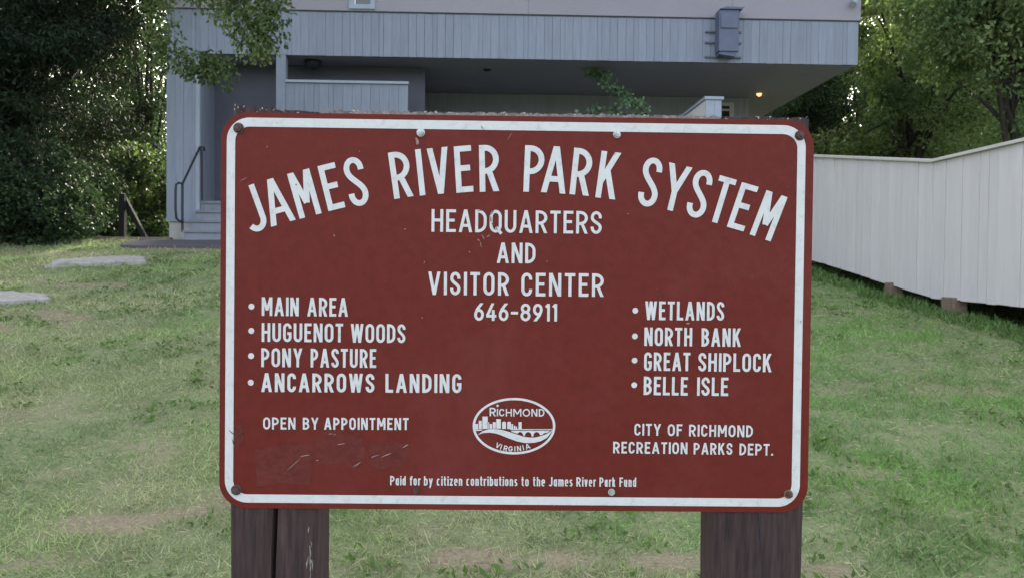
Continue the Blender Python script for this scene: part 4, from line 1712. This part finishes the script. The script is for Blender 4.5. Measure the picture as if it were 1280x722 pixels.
def tree(name, label, cat, base, lobes, n_cl, n_leaf, cl_r, L, W, cols, trunk_r=.16, limbs=16, group=None, material=None, flat=.7, down=.35, top=None, extra=None, limb_k=.6, gain=1.0):
    base = np.array([base[0], base[1], float(gz(base[0], base[1])) - .1])
    t = thing(name, label, cat, base, group)
    cols = [tuple(v * gain for v in c_) for c_ in cols]
    C = lobe_pts(lobes, n_cl)
    if extra is not None:
        C = np.concatenate([C, np.array(extra)])
    rad = cl_r * RNG.uniform(.6, 1.35, len(C))
    if extra is not None:
        rad[-len(extra):] = cl_r * RNG.uniform(.6, 1.05, len(extra))
    V, col = foliage(C, rad, n_leaf, L, W, cols, flat, down)
    quads_mesh('crown', V - base, col, material or M_leaf, t)
    mb = MB()
    cen = np.mean(np.array([l_[:3] for l_ in lobes]), 0)
    tp = np.array(top) if top is not None else cen + np.array([0, 0, .3])
    n = 9
    path = []
    for i in range(n):
        u = i / (n - 1)
        q = base + (tp - base) * u
        if 0 < i < n - 1:
            q = q + np.array([RNG.normal() * .07, RNG.normal() * .07, 0])
        path.append(q - base)
    rr = [trunk_r * (1.25 if i == 0 else 1) * (1 - .8 * i / (n - 1)) for i in range(n)]
    mb.tube(path, rr, 9)
    pick = RNG.permutation(len(C))[:limbs]
    for i in pick:
        e = C[i] - base
        u = RNG.uniform(.35, .95)
        k = u * (n - 1)
        s0_ = path[int(k)] + (path[min(int(k) + 1, n - 1)] - path[int(k)]) * (k - int(k))
        mid = (s0_ + e) / 2 + np.array([0, 0, .18 * np.linalg.norm(e - s0_)]) + RNG.normal(size=3) * .12
        r0 = trunk_r * (1 - .8 * u) * limb_k + .008
        pts = [(1 - v) ** 2 * s0_ + 2 * v * (1 - v) * mid + v * v * e for v in np.linspace(0, 1, 7)]
        mb.tube(pts, list(np.linspace(r0, .007, 7)), 6)
    mb.build('trunk', M_bark, t, True)
    return t


G_CEDAR = [(.022, .036, .022), (.027, .043, .023), (.021, .034, .025)]
G_DARK = [(.036, .058, .030), (.042, .065, .032), (.034, .052, .034)]
G_MID = [(.085, .125, .050), (.098, .138, .053), (.070, .112, .048), (.105, .132, .062)]
G_PALE = [(.130, .175, .078), (.110, .160, .070), (.150, .185, .085)]
G_YEL = [(.105, .138, .052), (.090, .130, .050), (.115, .140, .058)]

# big dark cedar on the left
tree('cedar_tree', 'large dark cedar tree filling the view between the left frame edge and the building', 'tree', (-9.4, 15.6),
     [(-9.6, 15.2, 4.6, 2.3, 1.8, 2.2), (-8.4, 15.0, 6.6, 2.2, 1.7, 1.7), (-9.6, 15.4, 8.4, 2.6, 2.0, 2.0), (-7.3, 14.6, 6.6, 1.4, 1.0, 1.2), (-7.4, 15.2, 8.0, 1.6, 1.2, 1.0), (-7.9, 14.8, 4.9, 1.1, 1.0, 1.1), (-10.8, 15.2, 3.4, 1.8, 1.5, 1.6)],
     520, 250, .55, .125, .015, G_CEDAR, trunk_r=.28, limbs=40, material=M_cedar, flat=.5, down=.6)

# broad-leaved tree whose branches hang in front of the building
ex = [at(*q) for q in [(250, -4, 11.9), (272, 2, 11.8), (295, 2, 11.6), (318, 0, 11.5), (338, 2, 11.4), (280, 14, 11.7), (305, 16, 11.5), (328, 16, 11.4), (343, 12, 11.3), (300, 27, 11.5), (315, 33, 11.5), (335, 32, 11.4), (306, 46, 11.5), (324, 50, 11.4), (338, 44, 11.4), (316, 60, 11.5), (330, 62, 11.4),
                       (205, 20, 12.8), (208, 48, 12.9), (216, 72, 12.9), (230, 84, 12.9), (244, 91, 12.8), (258, 90, 12.8), (271, 83, 12.8), (240, 76, 12.9), (262, 74, 12.8), (280, 92, 12.7)]]
ex2 = [at(*q) for q in [(240, -22, 11.9), (270, -20, 11.7), (300, -18, 11.5), (330, -16, 11.4), (205, -6, 12.4), (190, 10, 12.8), (195, 40, 13), (200, 70, 13.1)]]
tree('hanging_branch_tree', 'green broad leaved tree with branches hanging down before the building corner', 'tree', (-9.6, 10.2),
     [(-8.8, 10.0, 8.2, 1.8, 2.2, 1.3), (-6.4, 10.2, 8.3, 2.0, 2.2, 1.0), (-4.4, 10.6, 7.9, 1.6, 1.8, .7), (-7.6, 8.4, 8.2, 2.2, 1.8, 1.0)],  # high lobes out of view, added to block sky light on the left
     180, 125, .28, .070, .023, G_PALE + G_MID[:1], trunk_r=.2, limbs=24, limb_k=.07, extra=ex + ex2, down=.9, flat=.9, top=(-8.0, 10.8, 8.4))

tree('cedar_tree', 'second dark cedar tree further left, mostly outside the frame', 'tree', (-14.2, 16.5),
     [(-14.0, 16.5, 4.4, 2.8, 2.0, 2.4), (-13.6, 16.4, 7.4, 2.6, 2.0, 2.2)], 260, 160, .6, .15, .02, G_CEDAR, trunk_r=.25, limbs=16, material=M_cedar, flat=.5, down=.6)

# shrubs at the foot of the cedar
for i, (px, Y, w, h_) in enumerate([(-20, 13.6, 1.0, 1.9), (35, 13.9, .95, 1.75), (68, 14.6, .75, 1.35), (-5, 14.7, 1.2, 2.6), (118, 16.6, .7, 1.9), (50, 15.4, 1.1, 2.4)]):
    x = (px - 640) / FPX * Y
    zb_ = float(gz(x, Y))
    lbl = ['dark green shrub cut by the left frame edge, nearest the lawn', 'rounded dark green shrub spilling onto the lawn before the cedar', 'low dark shrub at the right end of the shrub row', 'tall dark shrub behind the frame edge shrub under the cedar',
           'small shrub standing beyond the timber edging', 'tall dark shrub behind the rounded one under the cedar'][i]
    tree('shrub', lbl, 'shrub', (x, Y), [(x, Y, zb_ + h_ * .45, w, w * .85, h_ * .55), (x + .2 * w, Y - .1, zb_ + h_ * .22, w * 1.05, w * .9, h_ * .3)], 90, 75, .26, .085, .021, [(.034, .058, .030), (.029, .050, .029), (.040, .064, .031)], trunk_r=.05, limbs=10,
         group='dark shrubs under the cedar', top=(x, Y, zb_ + h_ * .6))

# woods falling away behind, left of the building
for i, (px, Y, lob, cols, lbl, tr) in enumerate([
        (165, 19.5, [(0, 0, 2.9, 1.3, 1.1, 1.5), (.4, 0, 1.3, 1.4, 1.1, 1.2)], G_MID + G_DARK, 'bright green bush just beyond the building corner', .07),
        (120, 22.0, [(0, 0, 2.6, 1.7, 1.4, 2.0), (.2, 0, 4.6, 1.5, 1.2, .9)], G_DARK, 'thin dark green tree beyond the slanting wooden rail', .10),
        (196, 26.0, [(0, 0, 3.6, 2.0, 1.6, 2.2), (-.4, .2, 1.4, 2.3, 1.6, 1.6)], G_MID + G_DARK, 'mid green tree far beyond the building corner', .12),
        (70, 25.0, [(0, 0, 4.0, 2.3, 1.8, 2.6), (.2, .1, 1.4, 2.2, 1.6, 1.6)], G_DARK, 'dark tree standing far behind the cedar', .16),
        (185, 23.5, [(0, 0, 5.6, 1.5, 1.2, 1.7), (-.6, 0, 7.6, 1.7, 1.2, 1.2), (.1, 0, 9.6, 1.7, 1.2, 1.3), (.3, 0, 11.6, 1.8, 1.2, 1.3)], G_DARK, 'taller green tree rising beside the building wall', .12),
        (95, 28.0, [(0, 0, 6.5, 2.6, 1.6, 2.2), (.6, 0, 9.2, 2.4, 1.6, 1.6)], G_DARK + G_MID[:1], 'tall dark tree behind the cedar with sky showing through', .16),
        (175, 36.0, [(0, 0, 5.0, 2.6, 1.6, 3.0), (.3, 0, 9.0, 2.6, 1.6, 2.4)], G_MID, 'tall mid green tree at the very back of the left woods', .18),
        (140, 31.0, [(0, 0, 3.5, 3.0, 1.8, 2.6), (-.6, .2, .8, 3.0, 1.8, 1.9)], G_MID, 'bright green tree at the back of the left woods', .15)]):
    x = (px - 640) / FPX * Y
    lob = [(x + a, Y + b_, c_, *r_) for a, b_, c_, *r_ in lob]
    tree('woodland_tree', lbl, 'tree', (x, Y), lob, 150, 120, .50, .13, .036, cols, trunk_r=tr, limbs=16, group='trees behind the left corner of the building', down=.3)

# the far wood closing the view behind everything
n = 38000
fx = RNG.uniform(-62, 62, n)
fy = RNG.uniform(56, 64, n)
topz = 6.5 + 11.5 * smooth(-8, -14, fx) * smooth(-48, -40, fx) + 4.5 * vnoise(fx, fx * 0, 7, 61) + 2.5 * vnoise(fx, fx * 0, 2.3, 62)
fz = -4 + (topz + 4) * RNG.uniform(0, 1, n) ** .85
A = RNG.normal(size=(n, 3))
A[:, 2] -= .4
V = leaf_quads(np.stack([fx, fy, fz], 1), A, RNG.uniform(.35, .75, n), RNG.uniform(.12, .24, n))
col = np.array([.085, .120, .058]) * (.6 + .8 * vnoise(fx, fz, 2.5, 63))[:, None] * RNG.uniform(.7, 1.3, (n, 1))
props(quads_mesh('far_woods', V, col, M_leaf), 'far wood seen as one dark green mass through the near trees', 'woods', kind='stuff')

# trees behind the ramp on the right
RT_ = [
    (1243, 15.8, [(9.6, 15.8, 6.3, 2.2, 1.7, 1.5), (8.2, 15.3, 6.0, 1.1, 1.1, .8), (10.6, 15.4, 4.8, 1.6, 1.4, .8), (8.6, 15.9, 7.4, 1.8, 1.5, 1.1)], G_PALE + G_MID, 'broad leaved tree with a leaning dark trunk behind the ramp', .125, 125, (9.6, 15.8, 6.6)),
    (1120, 19.5, [(9.2, 19.5, 5.0, 1.9, 1.6, 1.6), (8.6, 19.3, 7.6, 1.7, 1.5, 1.5), (10.2, 19.3, 6.6, 1.7, 1.5, 1.5), (8.8, 19.4, 3.2, 1.7, 1.4, 1.1)], G_MID + G_PALE[:1], 'mid green tree right of the roof corner', .16, 130, None),
    (1030, 21.5, [(8.1, 21.5, 3.6, 1.6, 1.5, 1.4), (7.4, 21.6, 2.2, 1.5, 1.4, .9), (8.9, 21.6, 2.3, 1.6, 1.4, 1.0)], G_YEL + G_MID, 'yellowish low tree under the overhang edge', .10, 105, None),
    (1165, 22.5, [(11.3, 22.5, 3.8, 2.0, 1.5, 1.9), (11.6, 22.5, 2.2, 2.2, 1.5, 1.1)], G_MID[:2] + G_YEL[:1], 'rounded olive green tree between the trunk and the roof corner', .14, 110, None),
    (1010, 27.0, [(9.8, 27.0, 4.0, 2.2, 1.7, 2.4), (9.2, 27.0, 6.6, 1.7, 1.5, 1.3)], G_DARK + G_MID[:1], 'dark tree far behind the overhang', .16, 100, None),
    (1100, 30.0, [(13.2, 30.0, 5.0, 2.9, 1.9, 3.2), (12.6, 30.0, 9.0, 2.6, 1.9, 1.9), (14.6, 30, 8.0, 2.3, 1.8, 2.0)], G_MID, 'tall tree at the back right of the woods', .22, 140, None),
    (1260, 27.0, [(16.2, 27.0, 4.4, 2.8, 1.9, 2.45), (16.0, 27.0, 8.4, 2.8, 1.9, 2.2)], G_MID + G_DARK[:1], 'dense green tree filling the right frame edge behind the leaning trunk', .2, 140, None),
    (1230, 20.5, [(11.9, 20.5, 2.4, 1.5, 1.2, 1.2), (13.0, 20.4, 2.7, 1.3, 1.2, 1.3)], G_PALE, 'pale green bush showing just above the ramp rail', .07, 80, None),
    (985, 24.0, [(7.7, 24, 5.7, 1.7, 1.3, 1.7), (8.2, 24, 3.4, 1.9, 1.4, 1.5), (8.6, 23.8, 7.3, 1.3, 1.2, 1.2)], G_DARK + G_MID[2:3], 'dark green tree half hidden by the overhang edge', .15, 140, None),
    (1010, 33.0, [(11.0, 33, 5.0, 3.2, 1.8, 3.4), (10.2, 33, 9.4, 2.6, 1.8, 2.0)], G_MID, 'broad mid green tree at the back right behind the roof corner', .2, 140, None),
    (1090, 25.0, [(10.6, 25, 3.0, 2.0, 1.5, 1.5), (10.8, 25, 6.2, 1.9, 1.5, 1.9), (10.4, 25, 9.3, 1.6, 1.5, 1.4)], G_MID, 'mid green tree standing behind the one right of the roof corner', .17, 130, None),
    (1200, 24.5, [(13.2, 24.5, 6.6, 2.4, 1.6, 2.0), (12.6, 24.5, 9.2, 2.2, 1.6, 1.4)], G_PALE[:1] + G_MID, 'high crowned green tree between the back woods and the leaning trunk', .17, 140, None),
    (1200, 36.0, [(19.0, 36.0, 5.0, 4.6, 2.2, 4.4), (18.0, 36.0, 10.5, 4.0, 2.2, 2.6), (15.0, 37, 3.4, 3.6, 2.2, 3.6)], G_DARK + G_MID[:2], 'dark tall tree closing the view at the far right', .25, 150, None),
]
for px, Y, lob, cols, lbl, tr, ncl, tp_ in RT_:
    x = (px - 640) / FPX * Y
    far = Y > 25
    tree('woodland_tree', lbl, 'tree', (x, Y), lob, int(ncl * 1.4), 160, .50 if not far else .62, .12 if not far else .17, .030 if not far else .047, cols, trunk_r=tr, limbs=22, group='trees behind the white ramp', gain=1.2, down=.55, top=tp_)

# vine climbing from the ground to the soffit
vine = thing('climbing_vine', 'green leafy vine slanting up to the overhang soffit', 'vine', at(835, 300, 14.2))
VO = np.array(vine.location)
path = [at(*q) for q in [(845, 300, 14.2), (830, 220, 14.4), (806, 140, 14.9), (788, 126, 15.2), (770, 112, 15.4), (756, 100, 15.6), (745, 92, 15.7), (735, 84, 15.75)]]
side = [at(*q) for q in [(806, 160, 14.9), (790, 146, 15.0), (765, 137, 15.1), (745, 140, 15.1), (722, 146, 15.1)]]
mb = MB()
mb.tube([v - VO for v in path], [.022, .02, .018, .016, .014, .012, .01, .006], 6)
mb.tube([v - VO for v in side], [.016, .012, .01, .008, .005], 6)
mb.build('stem', M_bark, vine, True)
cc, rr_ = [], []
for i in range(72):
    u = random.random() * (len(path) - 1)
    k = int(u)
    cc.append(path[k] + (path[k + 1] - path[k]) * (u - k) + RNG.normal(size=3) * .05)
    rr_.append(.115 if 1.7 < u < 3.6 else .07)
for i in range(16):
    u = random.random() * (len(side) - 1)
    k = int(u)
    cc.append(side[k] + (side[k + 1] - side[k]) * (u - k) + RNG.normal(size=3) * .04)
    rr_.append(.12)
V, col = foliage(np.array(cc), np.array(rr_), 11, .075, .027, [(.12, .20, .11), (.10, .17, .10), (.18, .26, .15)], 1.0, .5)
quads_mesh('leaves', V - VO, col, M_leaf, vine)
